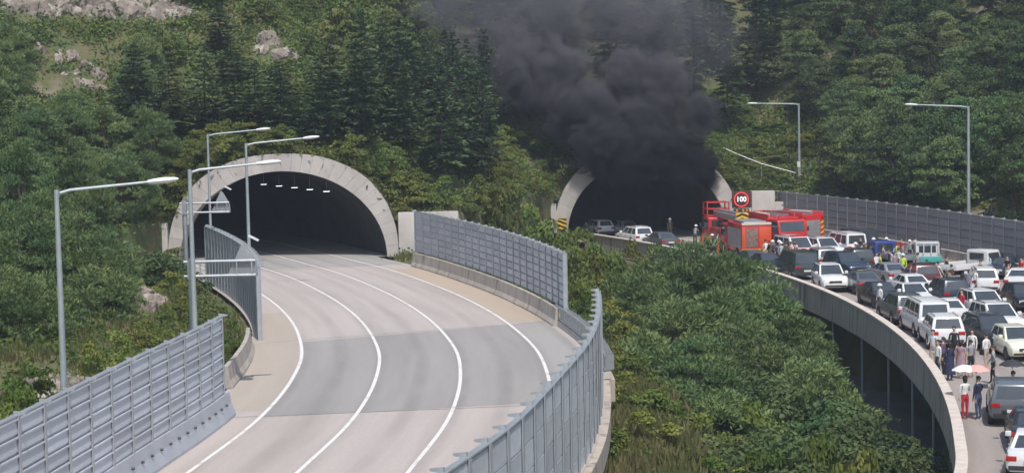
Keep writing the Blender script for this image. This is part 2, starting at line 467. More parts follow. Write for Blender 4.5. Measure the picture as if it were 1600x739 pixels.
_bo = lat(LP, B2.p[:, 0], B2.p[:, 1]); _bs = np.array([LP.s[np.argmin((LP.p[:, 0] - x) ** 2 + (LP.p[:, 1] - y) ** 2)] for x, y in B2.p])
def road_edge(a):       # the slab follows the near outer barrier, then the concrete barrier further on
    return float(np.interp(a, list(_bs) + [_bs[-1] + 6], list(_bo + .12) + [6.0]))
rd = ribbon('road', LP, 0, LP.sY(139.5), -9.2, road_edge, 0.0, RC, nx=14)
tag(rd, kind='structure')
sP = LP.sY
# grey resurfaced bands and a grey tunnel mouth strip, each its own sheet a little above the slab
def band(name, pts_near, pts_far, o0, o1, m, z=.004):
    """between two straight transverse seams given by s at o0 and o1"""
    n = 14; v = []; uv = []
    k = 24
    for j in range(k + 1):
        for i in range(n + 1):
            t = i / n; o = o0 + (o1 - o0) * t
            a = pts_near[0] * (1 - t) + pts_near[1] * t; b = pts_far[0] * (1 - t) + pts_far[1] * t
            s = a + (b - a) * j / k
            p = LP.at(s, o); v.append((p[0], p[1], z)); uv.append((o, s))
    f = [(j * (n + 1) + i, j * (n + 1) + i + 1, (j + 1) * (n + 1) + i + 1, (j + 1) * (n + 1) + i) for j in range(k) for i in range(n)]
    me = pyd(name, v, f, m); ul = me.uv_layers.new(name='UVMap')
    vi = np.empty(len(me.loops), dtype=np.int32); me.loops.foreach_get('vertex_index', vi)
    ul.data.foreach_set('uv', np.array(uv, dtype=np.float32)[vi].ravel())
    return link(name, me, rd)
tag(band('road_patch', (sP(69.5), sP(72)), (sP(92.0), sP(95.5)), -6.9, 3.5, RG), 'grey resurfaced strip across the pale road')
tag(band('road_patch', (sP(72.1), sP(72.8)), (sP(95.6), sP(96.5)), 3.5, 5.5, RG2), 'grey resurfaced shoulder strip')
tag(band('road_patch', (sP(131.5), sP(129.5)), (sP(139.4), sP(139.4)), -8.8, 5.9, RG2), 'grey strip at the tunnel mouth')
tag(ribbon('shoulder_strip', LP, sP(96.7), sP(126.5), 3.75, 5.95, .004, RT, rd, nx=4), 'tan stained shoulder by the concrete barrier')
tag(ribbon('shoulder_strip', LP, sP(71), sP(105), -9.15, -7.12, .004, RT2, rd, nx=4), 'tan stained shoulder on the inside of the bend')
for o in (-7.0, -3.5, 0.0, 3.62):
    ribbon('lane_line', LP, 0, sP(139.6), o - .072, o + .072, .009, WHITE, rd)
SEAM = mat('road_joint', (.16, .14, .13), (.22, .2, .18), scale=3, rough=1, coord='WORLD')
for a, b in ((LP.sY(69.4), LP.sY(71.9)), (LP.sY(92.1), LP.sY(96.4)), (LP.sY(129.6), LP.sY(129.6))):
    v = []
    for i in range(15):
        t = i / 14; s = a + (b - a) * t; o = -8.9 + 15 * t
        for e in (-.035, .035):
            p = LP.at(s + e, o); v.append((p[0], p[1], .0065))
    link('joint', pyd('joint', v, [(2 * i, 2 * i + 2, 2 * i + 3, 2 * i + 1) for i in range(14)], SEAM), rd)
# bridge deck below the near half of the road
dk = sweep_obj('bridge_deck', LP, 0, sP(97), 0, [(-9.4, -.02), (3.3, -.02), (3.3, -1.5), (-7.9, -1.55), (-9.4, -1.0)], CONCP)
dk['kind'] = 'structure'
dk2 = sweep_obj('bridge_deck', B2, 0, B2.L, 0, [(-4.6, -.03), (.38, -.03), (.38, -.85), (-1.0, -1.45), (-4.6, -1.45)], CONCP); dk2['kind'] = 'structure'
dk3 = sweep_obj('bridge_deck', LP, sP(77.3), sP(97), 0, [(3.4, -.025), (6.3, -.025), (6.3, -.9), (4.6, -1.4), (3.4, -1.4)], CONCP); dk3['kind'] = 'structure'
for yy in (58, 74):
    c = LP.at(sP(yy), 4.5 if yy < 70 else 4.9)
    t = empty('bridge_pier', (c[0], c[1], 0), LP.head(sP(yy)) - math.pi / 2, 'square concrete pier under the edge of the left road' if yy == 74 else 'concrete pier under the left road nearest the camera', 'pier')
    MB().box(-.55, .55, -.6, .6, -10, -1.5).build('shaft', CONC, t, bevel=.04)
    MB().box(-.8, .8, -.85, .85, -2.1, -1.52).build('pier_cap', CONC, t, bevel=.04)

# ------------------------------------------------------------------ right road
RASP = roadmat('right_road_surface', (.33, .285, .26), (.28, .245, .225), (.23, .205, .195), .4)
rs0, rs1 = RP.sY(34), RP.sY(178)
v = []; uv = []
N = 150
for a in np.linspace(rs0, rs1, N):
    p = RP.at(a, .25)
    # wall line met along the normal of the parapet
    best = None
    w_ = 18.5 if p[1] > 120 else 18.5 + (120 - p[1]) * .08
    for o in np.linspace(10, 26, 60):
        q = RP.at(a, o)
        if lat(WP, q[:1], q[1:])[0] > -.5: w_ = o; break
    for t in np.linspace(0, 1, 10):
        q = RP.at(a, .25 + (w_ - .25) * t); v.append((q[0], q[1], ZR)); uv.append((w_ * t, a))
me = pyd('right_road', v, [(i * 10 + j, i * 10 + j + 1, (i + 1) * 10 + j + 1, (i + 1) * 10 + j) for i in range(N - 1) for j in range(9)], RASP)
ul = me.uv_layers.new(name='UVMap'); vi = np.empty(len(me.loops), dtype=np.int32); me.loops.foreach_get('vertex_index', vi)
ul.data.foreach_set('uv', np.array(uv, dtype=np.float32)[vi].ravel())
rr = link('right_road', me); tag(rr, kind='structure')
for o in (9.1, 12.7):
    ribbon('lane_line', RP, rs0, RP.sY(171), o - .1, o + .1, ZR + .005, WHITE, rr)
# tapered cantilever deck edge + retaining wall + thin posts, shaded service lane below
rdk = sweep_obj('cantilever_deck', RP, rs0, RP.sY(141), 0, [(-.05, -.02), (3.6, -.02), (3.6, -1.3), (1.2, -.75), (-.05, -.6)], CONCP, z=ZR); rdk['kind'] = 'structure'
par = empty('bridge_parapet', (RP.at(RP.sY(120))[0], RP.at(RP.sY(120))[1], ZR), 0, 'curved grey concrete parapet with pale coping along the jammed road', 'parapet')
def under(o, p):   # keep world placement under a moved parent
    o.parent = p; o.matrix_parent_inverse = Matrix.Translation(p.location).inverted() if p.rotation_euler.z == 0 else (Matrix.Translation(p.location) @ p.rotation_euler.to_matrix().to_4x4()).inverted()
    return o
seg = 6.0; a = RP.sY(44)
while a < RP.sY(170.5):
    b = min(a + seg, RP.sY(170.8))
    under(sweep_obj('parapet_segment', RP, a + .012, b - .012, 0, [(-.12, -.78), (.22, -.78), (.18, .82), (-.06, .82)], CONCP, z=ZR), par)
    under(sweep_obj('coping', RP, a + .008, b - .008, 0, [(-.14, .825), (.27, .825), (.27, .93), (-.14, .93)], CAPM, z=ZR), par)
    a = b
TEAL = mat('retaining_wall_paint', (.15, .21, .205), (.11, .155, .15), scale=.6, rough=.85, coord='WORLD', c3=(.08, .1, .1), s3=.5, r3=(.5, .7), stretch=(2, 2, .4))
rw = empty('retaining_wall', (*RP.at(RP.sY(95), 3.3), -8), 0, 'grey green retaining wall in shade under the right road', 'wall')
a = RP.sY(48)
while a < RP.sY(138):
    b = a + 5.0
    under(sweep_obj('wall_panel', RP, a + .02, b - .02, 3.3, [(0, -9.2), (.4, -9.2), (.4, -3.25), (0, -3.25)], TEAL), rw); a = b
SERV = mat('service_lane', (.16, .155, .16), (.12, .118, .12), scale=.8, rough=.95, coord='WORLD')
v = []
for a in np.linspace(RP.sY(40), RP.sY(118), 60):
    for o in (-1.7, 0.2, 3.3):
        p = RP.at(a, o); v.append((p[0], p[1], float(np.interp(p[1], [0, 60, 100, 125], [-9, -8.3, -7.6, -6])) + .12))
tag(link('service_lane', pyd('service_lane', v, [(i * 3 + j, i * 3 + j + 1, i * 3 + j + 4, i * 3 + j + 3) for i in range(59) for j in range(2)], SERV)), kind='structure')
for i, yy in enumerate(np.arange(66, 132, 7.5)):
    p = RP.at(RP.sY(yy), .35)
    zt = ZR - .62
    o = MB().tube([(0, 0, -6.4), (0, 0, zt)], .07, 8).box(-.16, .16, -.16, .16, zt - .06, zt).box(-.2, .2, -.2, .2, -6.45, -6.3).build('support_post', POLEM)
    o.location = (p[0], p[1], 0)
    tag(o, 'thin steel post under the overhanging edge of the right road', 'post', 'thin posts under the right road')
fr = empty('steel_railing', (*G(1478, 733, -6.2)[:2], -7.6), .15, 'small grey steel railing in the shade below the right road', 'railing')
for x in (-1.0, 0, 1.0): MB().tube([(x, 0, -1), (x, 0, 1.45)], .04, 6).build('post', GALV, fr)
for z in (.75, 1.45): MB().tube([(-1.04, 0, z), (1.04, 0, z)], .04, 6).build('rail', GALV, fr)

# ------------------------------------------------------------------ tunnel portals
def portal(label, X0, Y0, z0, inn, out, nseg, depth, wings, path, pitch_end):
    t = empty('tunnel_portal', (X0, Y0, z0), 0, label, 'tunnel')
    def pt(th, prm):
        c, s = math.cos(th), math.sin(th); a, h, n = prm
        k = (abs(c / a) ** n + abs(s / h) ** n) ** (-1 / n)
        return k * c, k * s
    for i in range(nseg):
        a0, a1 = math.pi * i / nseg, math.pi * (i + 1) / nseg
        e = .0008 if 0 < i else 0; e2 = .0008 if i < nseg - 1 else 0
        ths = np.linspace(a0 + e, a1 - e2, 4); v = []
        for th in ths:
            for prm in (inn, out):
                x, z = pt(th, prm)
                for y in (0, depth): v.append((x, y, z))
        f = []
        for k in range(3):
            b = 4 * k; c = 4 * (k + 1)
            f += [(b, b + 2, c + 2, c), (b + 1, c + 1, c + 3, b + 3), (b, c, c + 1, b + 1), (b + 2, b + 3, c + 3, c + 2)]
        f += [(0, 1, 3, 2), (12, 14, 15, 13)]
        MB().add(v, f).build('ring_segment', CONC, t, smooth=30)
    for (x0, x1, z1, d0, d1) in wings:
        MB().box(x0, x1, d0, d1, -1.0, z1).build('wing_wall', CONC, t, bevel=.03)
    # lining: arch sections turning from the portal plane to the road's own bend
    s0 = path.sY(Y0 + .8) if path is LP else path.sY(Y0 + .8)
    oc = 0
    cx0 = X0; v = []; n = 26; ks = np.arange(0, 56, 2.0)
    base = path.at(s0)
    off = X0 - base[0]
    for k in ks:
        p = path.at(s0 + k); h = path.head(s0 + k); nr = np.array([math.sin(h), -math.cos(h)])
        w = min(k / 14, 1); r = np.array([1., 0]) * (1 - w) + nr * w; r /= np.linalg.norm(r)
        c = p + np.array([off, 0]) * (1 - w) + nr * off * w
        for j in range(-1, n + 2):
            x, z = pt(math.pi * min(max(j, 0), n) / n, (inn[0] + .12, inn[1] + .1, inn[2]))
            if j in (-1, n + 1): z = -.8
            v.append((c[0] + r[0] * x - X0, c[1] + r[1] * x - Y0, z))
    n += 2
    f = [(i * (n + 1) + j, i * (n + 1) + j + 1, (i + 1) * (n + 1) + j + 1, (i + 1) * (n + 1) + j) for i in range(len(ks) - 1) for j in range(n)]
    b = (len(ks) - 1) * (n + 1); f.append(tuple(b + j for j in range(n + 1)))
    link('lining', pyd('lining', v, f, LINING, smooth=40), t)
    fl = []
    for k in ks:
        p = path.at(s0 - .6 + k)
        h = path.head(s0 + k); nr = np.array([math.sin(h), -math.cos(h)]); w = min(k / 14, 1)
        r = np.array([1., 0]) * (1 - w) + nr * w
        c = p + np.array([off, 0])
        for x in (-inn[0] - .3, inn[0] + .3): fl.append((c[0] + r[0] * x - X0, c[1] + r[1] * x - Y0, .002))
    link('tunnel_floor', pyd('tunnel_floor', fl, [(2 * i, 2 * i + 1, 2 * i + 3, 2 * i + 2) for i in range(len(ks) - 1)], RG2), t)
    return t
portal('pale concrete arch portal of the clear left tunnel', P1X, P1Y, 0, IN1, OUT1, 30, 2.6,
       [(8.32, 9.6, 3.15, -.25, 1.2), (9.62, 12.6, 3.1, .9, 1.5), (-10.3, -8.3, 2.75, -.05, 1.0)], LP, 0)
portal('pale concrete arch portal of the burning right tunnel', P2X, P2Y, ZR, IN2, OUT2, 24, 2.6,
       [(-9.9, -8.3, 5.15 - 2 + .1, -.05, 1.0), (9.6, 11.7, 4.05, -.3, .9), (8.4, 9.58, 2.6, -.1, .9), (11.75, 13.1, 3.0, .35, 1.1)], RP, 0)
for x0, x1 in ((-7.0, -7.0), (-3.5, -3.5), (0, 0), (3.62, 3.62)):
    pass
# lane lines go on inside the left tunnel
for o in (-7.0, -3.5, 0.0, 3.62):
    ribbon('lane_line', LP, sP(139.62), sP(170), o - .072, o + .072, .012, WHITE, rd)
LAMPE = mat('tunnel_lamp_glow', (.9, .92, .95), emit=(.9, .95, 1.0), estr=2.2)
for i, (px, py, Y) in enumerate([(510, 299, 142), (484, 296, 144.5), (460, 293, 147), (436, 290.5, 149.5), (412, 288, 152), (366, 283, 156)]):
    p = AT(px, py, Y)
    t = empty('tunnel_lamp', p, .3, 'small white lamp hanging inside the left tunnel', 'lamp', 'row of lamps inside the left tunnel')
    MB().box(-.26, .26, -.12, .12, 0, .07).build('housing', GALV, t)
    MB().box(-.22, .22, -.1, .1, -.035, -.004).build('lens', LAMPE, t)
    zc = 6.2 - p[2] - .6
    MB().box(-.015, .015, -.015, .015, .07, max(.3, zc)).build('hanger', GALV, t)

# ------------------------------------------------------------------ noise barriers
POSTM = mat('barrier_post_steel', (.44, .46, .49), (.36, .38, .41), scale=2, rough=.5, metal=.3)
def panel_mesh(name, h, m, lip=.05, th=.1):
    """one louvred infill panel, unit length along x, leaning in at the top like the photograph's rows, with a shaded lip"""
    prof = [(-th * .5 + .01, 0), (-th * .5 + .02, h * .06), (-th * .5 - .028, h * .14), (-th * .5 - .012, h * .8), (-th * .5 - .06, h * .86), (-th * .5 - .06, h - .02), (th * .5 - .03, h - .02), (th * .5 - .03, h - .05), (th * .5, h - .05), (th * .5, .0)]
    mb = MB(); mb.prism(prof, 'x', -.5, .5)
    return mb.mesh(name, m)
def barrier(label, path, s0, s1, o, z0, rows, rh, spacing, pm, topm, flip=False, brackets=True, postw=.14, skip=()):
    n = max(1, round((s1 - s0) / spacing)); ss = np.linspace(s0, s1, n + 1)
    mid = path.at((s0 + s1) / 2, o)
    t = empty('noise_barrier', (mid[0], mid[1], z0), 0, label, 'noise barrier')
    H = rows * rh
    pmesh = panel_mesh('panel', rh, pm)
    post = MB().box(-postw / 2, postw / 2, -.125, -.105, 0, H + .06).box(-postw / 2, postw / 2, .075, .1, 0, H + .06).box(-.02, .02, -.104, .074, 0, H + .05).mesh('post', POSTM)
    brk = MB().prism([(-.02, H + .04), (.02, H + .04), (.02, H + .16), (-.30, H + .12), (-.30, H + .07)], 'x', -.045, .045).mesh('bracket', GALV)
    caps = MB().box(-.5, .5, -.09, .09, 0, .05).mesh('top_rail', topm)
    for i in range(n + 1):
        p = path.at(ss[i], o); h = path.head(ss[i])
        q = link('post', post, t); q.location = (p[0] - mid[0], p[1] - mid[1], 0); q.rotation_euler.z = h + (math.pi if flip else 0)
        if brackets:
            q = link('bracket', brk, t); q.location = (p[0] - mid[0], p[1] - mid[1], 0); q.rotation_euler.z = h + (math.pi if flip else 0)
        if i == n: break
        p2 = path.at(ss[i + 1], o); c = (p + p2) / 2; d = p2 - p; ln = np.linalg.norm(d); h = math.atan2(d[1], d[0]) + (math.pi if flip else 0)
        for r in range(rows):
            if (i, r) in skip: continue
            q = link('panel', pmesh, t); q.location = (c[0] - mid[0], c[1] - mid[1], r * rh); q.rotation_euler.z = h + random.uniform(-.006, .006)
            q.scale.x = ln - postw * .6
        q = link('top_rail', caps, t); q.location = (c[0] - mid[0], c[1] - mid[1], H); q.rotation_euler.z = h; q.scale.x = ln - .02
    return t
JER = [(-.28, 0), (-.28, .08), (-.16, .3), (-.09, .9), (.09, .9), (.16, .3), (.28, .08), (.28, 0)]
def jersey(label, path, s0, s1, o, seg, m, z=0.0, prof=JER, name='concrete_barrier'):
    mid = path.at((s0 + s1) / 2, o)
    t = empty(name, (mid[0], mid[1], z), 0, label, 'barrier')
    n = max(1, round((s1 - s0) / seg)); ss = np.linspace(s0, s1, n + 1)
    for i in range(n):
        under(sweep_obj('barrier_segment', path, ss[i] + .015, ss[i + 1] - .015, o, prof, m, z=z + .003, step=.8), t)
    return t
# left edge, near the camera
barrier('long grey louvred noise barrier on the left edge nearest the camera', LP, sP(40), sP(69.2), -8.35, .9, 6, .47, 2.0, PANEL, GALV, flip=False)
STEELB = mat('painted_steel_barrier', (.47, .49, .53), (.40, .42, .46), scale=1, rough=.55, metal=.2, coord='WORLD')
jersey('blue grey barrier wall carrying the near left noise barrier', LP, sP(38), sP(70.0), -8.35, 6, STEELB, prof=[(-.26, 0), (-.14, .9), (.14, .9), (.2, .5), (.36, .1), (.36, 0)])
jb = [o for o in bpy.data.objects if o.name.startswith('concrete_barrier')][-1]
for a in np.arange(sP(46), sP(69), 1.0):
    p = LP.at(a, -8.12); under(MB().tube([(p[0] - .03, p[1], .55), (p[0] + .06, p[1], .55)], .045, 6).build('bolt', BLKP), jb)
# left edge beyond the gap
jersey('weathered beige concrete kerb wall between the two left noise barriers', LP, sP(77), sP(91), -9.45, 3.5, CONCJ)
barrier('grey noise barrier seen from behind at the left tunnel mouth', LP, sP(93), sP(124.5), -8.9, -.1, 6, .6, 1.35, PANEL, GALV)
# right edge of the left road
jersey('stained concrete barrier on the outer bend below the far noise barrier', LP, sP(94.2), sP(127.6), 5.85, 3.3, CONCJ)
barrier('grey panelled noise barrier on the outer bend beside the left tunnel', LP, sP(93.6), sP(127.9), 6.15, .92, 7, .39, 1.6, PANEL, GALV, flip=True)
barrier('grey noise barrier seen from behind at the bottom centre above the pier', B2, 2, B2.L - .2, 0, -.15, 5, .74, 1.75, PANEL, GALV, flip=True, postw=.22)
gr = empty('guard_rail', (*LP.at(sP(86), 6.1), 0), 0, 'louvred steel guard rail in the gap between the outer bend noise barriers', 'guard rail')
for a in np.arange(sP(77.5), sP(95), .55):
    p = LP.at(a, 6.1); h = LP.head(a)
    under(MB().box(-.03, .03, -.2, .22, .35, .95, M=Matrix.Translation((p[0], p[1], 0)) @ Matrix.Rotation(h + .5, 4, 'Z')).build('slat', GALV), gr)
for z in (.35, .92): under(sweep_obj('rail', LP, sP(77.3), sP(95.2), 5.9, [(-.03, z), (.03, z), (.03, z + .09), (-.03, z + .09)], GALV), gr)
under(sweep_obj('kerb', LP, sP(77.3), sP(95.2), 5.95, [(-.16, 0), (.2, 0), (.2, .28), (-.12, .28)], CONC), gr)
# right wall beside the jam
barrier('long dark grey noise wall on the far side of the jammed road', WP, WP.sY(96), WP.L - .15, 0, ZR + .85, 5, .6, 1.95, PANELD, GALV, flip=True)
jersey('pale topped concrete barrier at the foot of the dark noise wall', WP, WP.sY(95), WP.L - .4, -.28, 4, CONCP, z=ZR)
wc = empty('barrier_coping', (*WP.at(WP.sY(140)), ZR), 0, 'thin pale coping line along the foot of the noise wall', 'coping')
for a in np.arange(WP.sY(96), WP.L - 4.2, 4.0):
    under(sweep_obj('coping', WP, a + .01, a + 3.99, -.28, [(-.12, .91), (.12, .91), (.12, .99), (-.12, .99)], CAPM, z=ZR), wc)

# ------------------------------------------------------------------ lamp posts and masts
def lamp(label, base, top_z, arm, heads, rise=.28, r=.1, group='street lamps', lean=0.0):
    """arm: vector in plan (x,y)"""
    t = empty('street_lamp', base, 0, label, 'street lamp', group)
    h = top_z - base[2]
    MB().tube([(0, 0, 0), (0, 0, h * .5), (0, 0, h)], [r * 1.25, r, r * .75], 10).build('pole', POLEM, t, smooth=40)
    MB().box(-.2, .2, -.2, .2, 0, .06).build('base_plate', GALV, t)
    ax, ay = arm; L = math.hypot(ax, ay); ux, uy = ax / L, ay / L
    pts = [(0, 0, h - .35), (ux * .12, uy * .12, h - .1)] + [(ux * L * k, uy * L * k, h - .05 + rise * L * .28 * k) for k in (.12, .4, .72, .8)]
    MB().tube(pts, [r * .6, r * .6, r * .55, r * .5, r * .42, r * .42], 8).build('arm', POLEM, t, smooth=40)
    zz = h - .05 + rise * L * .28 * .8
    M = Matrix.Translation((ux * L * .8, uy * L * .8, zz)) @ Matrix.Rotation(math.atan2(uy, ux), 4, 'Z') @ Matrix.Rotation(-rise * .28, 4, 'Y')
    hd = MB().prism([(-.05, -.07), (.3, -.13), (.85, -.1), (.95, 0), (.85, .07), (.3, .1), (-.05, .07)], 'y', -.001, .001)
    hb = MB()
    rings = [(0, .06, .06), (.2, .13, .09), (.55, .17, .1), (.85, .14, .07), (.97, .06, .03)]
    v = []
    for x, w, hh in rings:
        for k in range(8):
            a = 2 * math.pi * k / 8; v.append(M @ Vector((x, math.cos(a) * w, math.sin(a) * hh)))
    f = [(i * 8 + k, i * 8 + (k + 1) % 8, (i + 1) * 8 + (k + 1) % 8, (i + 1) * 8 + k) for i in range(4) for k in range(8)] + [tuple(range(7, -1, -1)), tuple(32 + k for k in range(8))]
    hb.add(v, f).build('lamp_head', heads, t, smooth=50)
    return t
HEADW = mat('lamp_head_white', (.74, .76, .76), (.62, .64, .65), scale=4, rough=.4)
def lampx(px, py, zt, zb): 
    p = G(px, py, zt); return (p[0], p[1], zb)
g = 'lamps along the left road'
lamp('tall street lamp behind the noise barrier at the far left', lampx(88, 297, 8.95, -.3), 8.95, (3.5, .5), HEADW, group=g)
lamp('street lamp with mast arm sign below it left of the tunnel', lampx(296, 265, 8.95, -.3), 8.95, (3.2, .5), HEADW, group=g)
lamp('street lamp standing nearest the left tunnel mouth', (-20.6, 131, .0), 9.2, (4.1, .4), HEADW, group=g, r=.09)
lamp('street lamp rising in front of the left tunnel opening', lampx(384, 224, 8.9, 0), 8.9, (4.3, .5), HEADW, group=g)
g = 'lamps along the right road'
p = AT(1248, 162, 181); lamp('street lamp behind the dark noise wall near the right tunnel', (p[0], p[1], -1.6), p[2], (-5.0, -1.0), HEADW, r=.13, group=g, rise=.12)
p = AT(1513, 166, 145); lamp('street lamp behind the dark noise wall at the far right', (p[0], p[1], -1.6), p[2], (-5.0, -.8), HEADW, r=.13, group=g, rise=.2)
p = AT(1249.5, 256, 180.5)
t = empty('camera_post', (p[0] - .1, p[1], -1.5), 0, 'short thin post with a small box beside the right lamp', 'post')
MB().tube([(0, 0, 0), (0, 0, p[2] + 1.5)], .06, 8).build('post', POLEM, t); MB().box(-.14, .14, -.1, .1, p[2] + 1.2, p[2] + 1.7).build('box', HEADW, t)
def mast_sign(label, base, zhi, L):
    t = empty('mast_sign', base, .05, label, 'sign mast', 'mast arm signs left of the tunnel')
    h = zhi - base[2]
    MB().tube([(0, 0, 0), (0, 0, h + .15)], .15, 10).build('post', GALV, t, smooth=40)
    for z in (h, h - .58):
        MB().tube([(-.3, 0, z), (L, 0, z)], .065, 8).build('arm', GALV, t, smooth=40)
    for x in (.35, L - .75, L - .15): MB().box(x - .03, x + .03, -.05, .05, h - .56, h - .02).build('strut', GALV, t)
    MB().prism([(L - 1.15, h - .62), (L + .06, h - .62), (L + .02, h - .1), (L - .34, h + .55), (L - .5, h + .72), (L - .62, h + .5)], 'y', .09, .3).build('sign_back', mat('sign_back_grey', (.33, .345, .36), (.27, .28, .3), scale=2, rough=.5, metal=.3), t, bevel=.015)
    MB().box(L - .7, L - .25, .0, .35, h + .72, h + .78, M=Matrix.Translation((L, 0, h)) @ Matrix.Rotation(.5, 4, 'Y') @ Matrix.Translation((-L, 0, -h))).build('solar_panel', HEADW, t)
    MB().box(-.14, .14, -.2, .2, h - .68, h + .1).build('clamp', GALV, t)
    return t
b = G(301, 408, 5.2); mast_sign('double arm mast with triangular sign nearest the camera', (b[0], b[1] - .35, -.3), 5.2, 2.55)
b = G(288, 318, 5.2); mast_sign('smaller double arm mast with sign in front of the tunnel ring', (b[0], b[1], -.3), 5.2, 2.75)

# hazard marker, variable speed sign, rail up the slope
YEL = mat('signal_yellow', (.78, .50, .03), (.68, .42, .02), scale=6, rough=.5)
DKP = mat('sign_black', (.02, .02, .022), rough=.5)
def hazard(name, label, c, w, h, rz=0, chevron=False, parent=None, cat='sign'):
    t = empty(name, c, rz, label, cat) if parent is None else parent
    MB().box(-w / 2, w / 2, 0, .03, 0, h).build('board', YEL, t)
    k = .22 * h if chevron else .17 * h
    if chevron:
        for z in (.05 * h, .5 * h):
            for s_ in (-1, 1):
                MB().prism([(0, z + .38 * h), (s_ * w / 2, z), (s_ * w / 2, z + k * .8), (0, z + .38 * h + k * .8)] if z + .38 * h + k * .8 <= h * 1.06 else [(0, z + .28 * h), (s_ * w / 2, z), (s_ * w / 2, z + k * .8), (0, z + .46 * h)], 'y', -.012, -.002).build('stripe', DKP, t)
    else:
        n = 3
        for i in range(n + 1):
            z = -.28 * h + i * h * .36
            pts = [(-w / 2, z + .3 * h), (w / 2, z), (w / 2, z + k), (-w / 2, z + .3 * h + k)]
            pts = [(x, min(max(q, 0), h)) for x, q in pts]
            if max(q for _, q in pts) - min(q for _, q in pts) < .05: continue
            MB().prism(pts, 'y', -.012, -.002).build('stripe', DKP, t)
    return t
p = AT(878.5, 360, P2Y - .25); hazard('hazard_board', 'yellow and black striped hazard board on the right tunnel portal', (p[0], p[1], p[2]), .82, 1.1)
p = AT(1158.5, 325, 172.5)
t = empty('speed_sign', (p[0], p[1], ZR), 0, 'dark square electronic sign showing a red ringed 100', 'sign')
hz = p[2] - ZR
MB().box(-.82, .82, 0, .3, hz, hz + 1.5).build('cabinet', mat('sign_maroon', (.06, .018, .02), (.08, .02, .022), scale=3, rough=.6), t, bevel=.03)
MB().box(-.06, .06, .1, .22, 0, hz).box(-.5, -.38, .1, .22, 0, hz).build('post', GALV, t)
RINGM = mat('sign_red', (.75, .04, .04), emit=(1, .1, .08), estr=.35); WM = mat('sign_white', (.85, .85, .82), emit=(1, 1, .95), estr=.35)
rv = []; 
for k in range(40):
    a = 2 * math.pi * k / 40
    for r_ in (.57, .68): rv.append((r_ * math.cos(a), -.012, hz + .77 + r_ * math.sin(a)))
link('red_ring', pyd('red_ring', rv, [(2 * k, 2 * k + 1, (2 * k + 3) % 80, (2 * k + 2) % 80) for k in range(40)], RINGM), t)
def text_mesh(body, size, m, bold=.02):
    cu = bpy.data.curves.new('lettering', 'FONT'); cu.body = body; cu.size = size; cu.align_x = 'CENTER'; cu.align_y = 'CENTER'; cu.extrude = .004; cu.offset = bold
    o = bpy.data.objects.new('lettering', cu); COL.objects.link(o)
    me = bpy.data.meshes.new_from_object(o.evaluated_get(bpy.context.evaluated_depsgraph_get()))
    bpy.data.objects.remove(o); me.materials.clear(); me.materials.append(m); me.name = 'lettering'
    return me
q = link('numerals', text_mesh('100', .62, WM, .018), t); q.location = (0, -.014, hz + .77); q.rotation_euler = (math.pi / 2, 0, 0)
MB().box(-.7, .7, .02, .2, hz - .38, hz - .05).build('lower_box', BLKP, t)
for x in (-.4, .15, .5): MB().tube([(x, -.01, hz - .2), (x, .02, hz - .2)], .11, 10).build('beacon', AMBER, t)
hr = empty('slope_railing', (20, 183, 6), 0, 'thin pale handrail climbing the slope right of the burning tunnel', 'railing')
rp = [AT(1115, 224, 182.5), AT(1150, 240, 182), AT(1190, 256, 181.5), AT(1235, 268, 181), AT(1265, 277, 180.5), AT(1292, 300, 179.5)]
under(MB().tube([tuple(x) for x in rp], .028, 6).build('rail', GALV), hr)
for x in rp[1:]: under(MB().tube([(x[0], x[1], x[2] - 1.6), tuple(x)], .035, 6).build('post', GALV), hr)

# ------------------------------------------------------------------ vegetation
BARK = mat('bark', (.075, .055, .045), (.12, .09, .075), scale=6, rough=1, bump=.3, stretch=(1, 1, .3))
BARKP = mat('larch_bark', (.05, .042, .04), (.085, .07, .065), scale=6, rough=1, bump=.3, stretch=(1, 1, .3))
L_CON = leafmat('conifer_needles', (0.047, 0.086, 0.042), (0.094, 0.136, 0.058), rnd=.2, hue=.012, transl=.15)
L_PIN = leafmat('pine_needles', (0.092, 0.155, 0.059), (0.176, 0.229, 0.081), rnd=.22, hue=.015, transl=.2)
L_BRD = leafmat('broad_leaves', (0.064, 0.112, 0.041), (0.127, 0.169, 0.061), rnd=.42, hue=.03, transl=.3)
L_YEL = leafmat('young_yellow_leaves', (0.095, 0.135, 0.034), (0.159, 0.187, 0.058), rnd=.25, hue=.02, transl=.35)
L_SHR = leafmat('shrub_leaves', (0.093, 0.141, 0.032), (0.179, 0.202, 0.048), rnd=.25, hue=.025, transl=.3)
L_GRS = leafmat('tall_grass', (0.102, 0.127, 0.042), (0.187, 0.175, 0.081), rnd=.2, hue=.02, transl=.35)

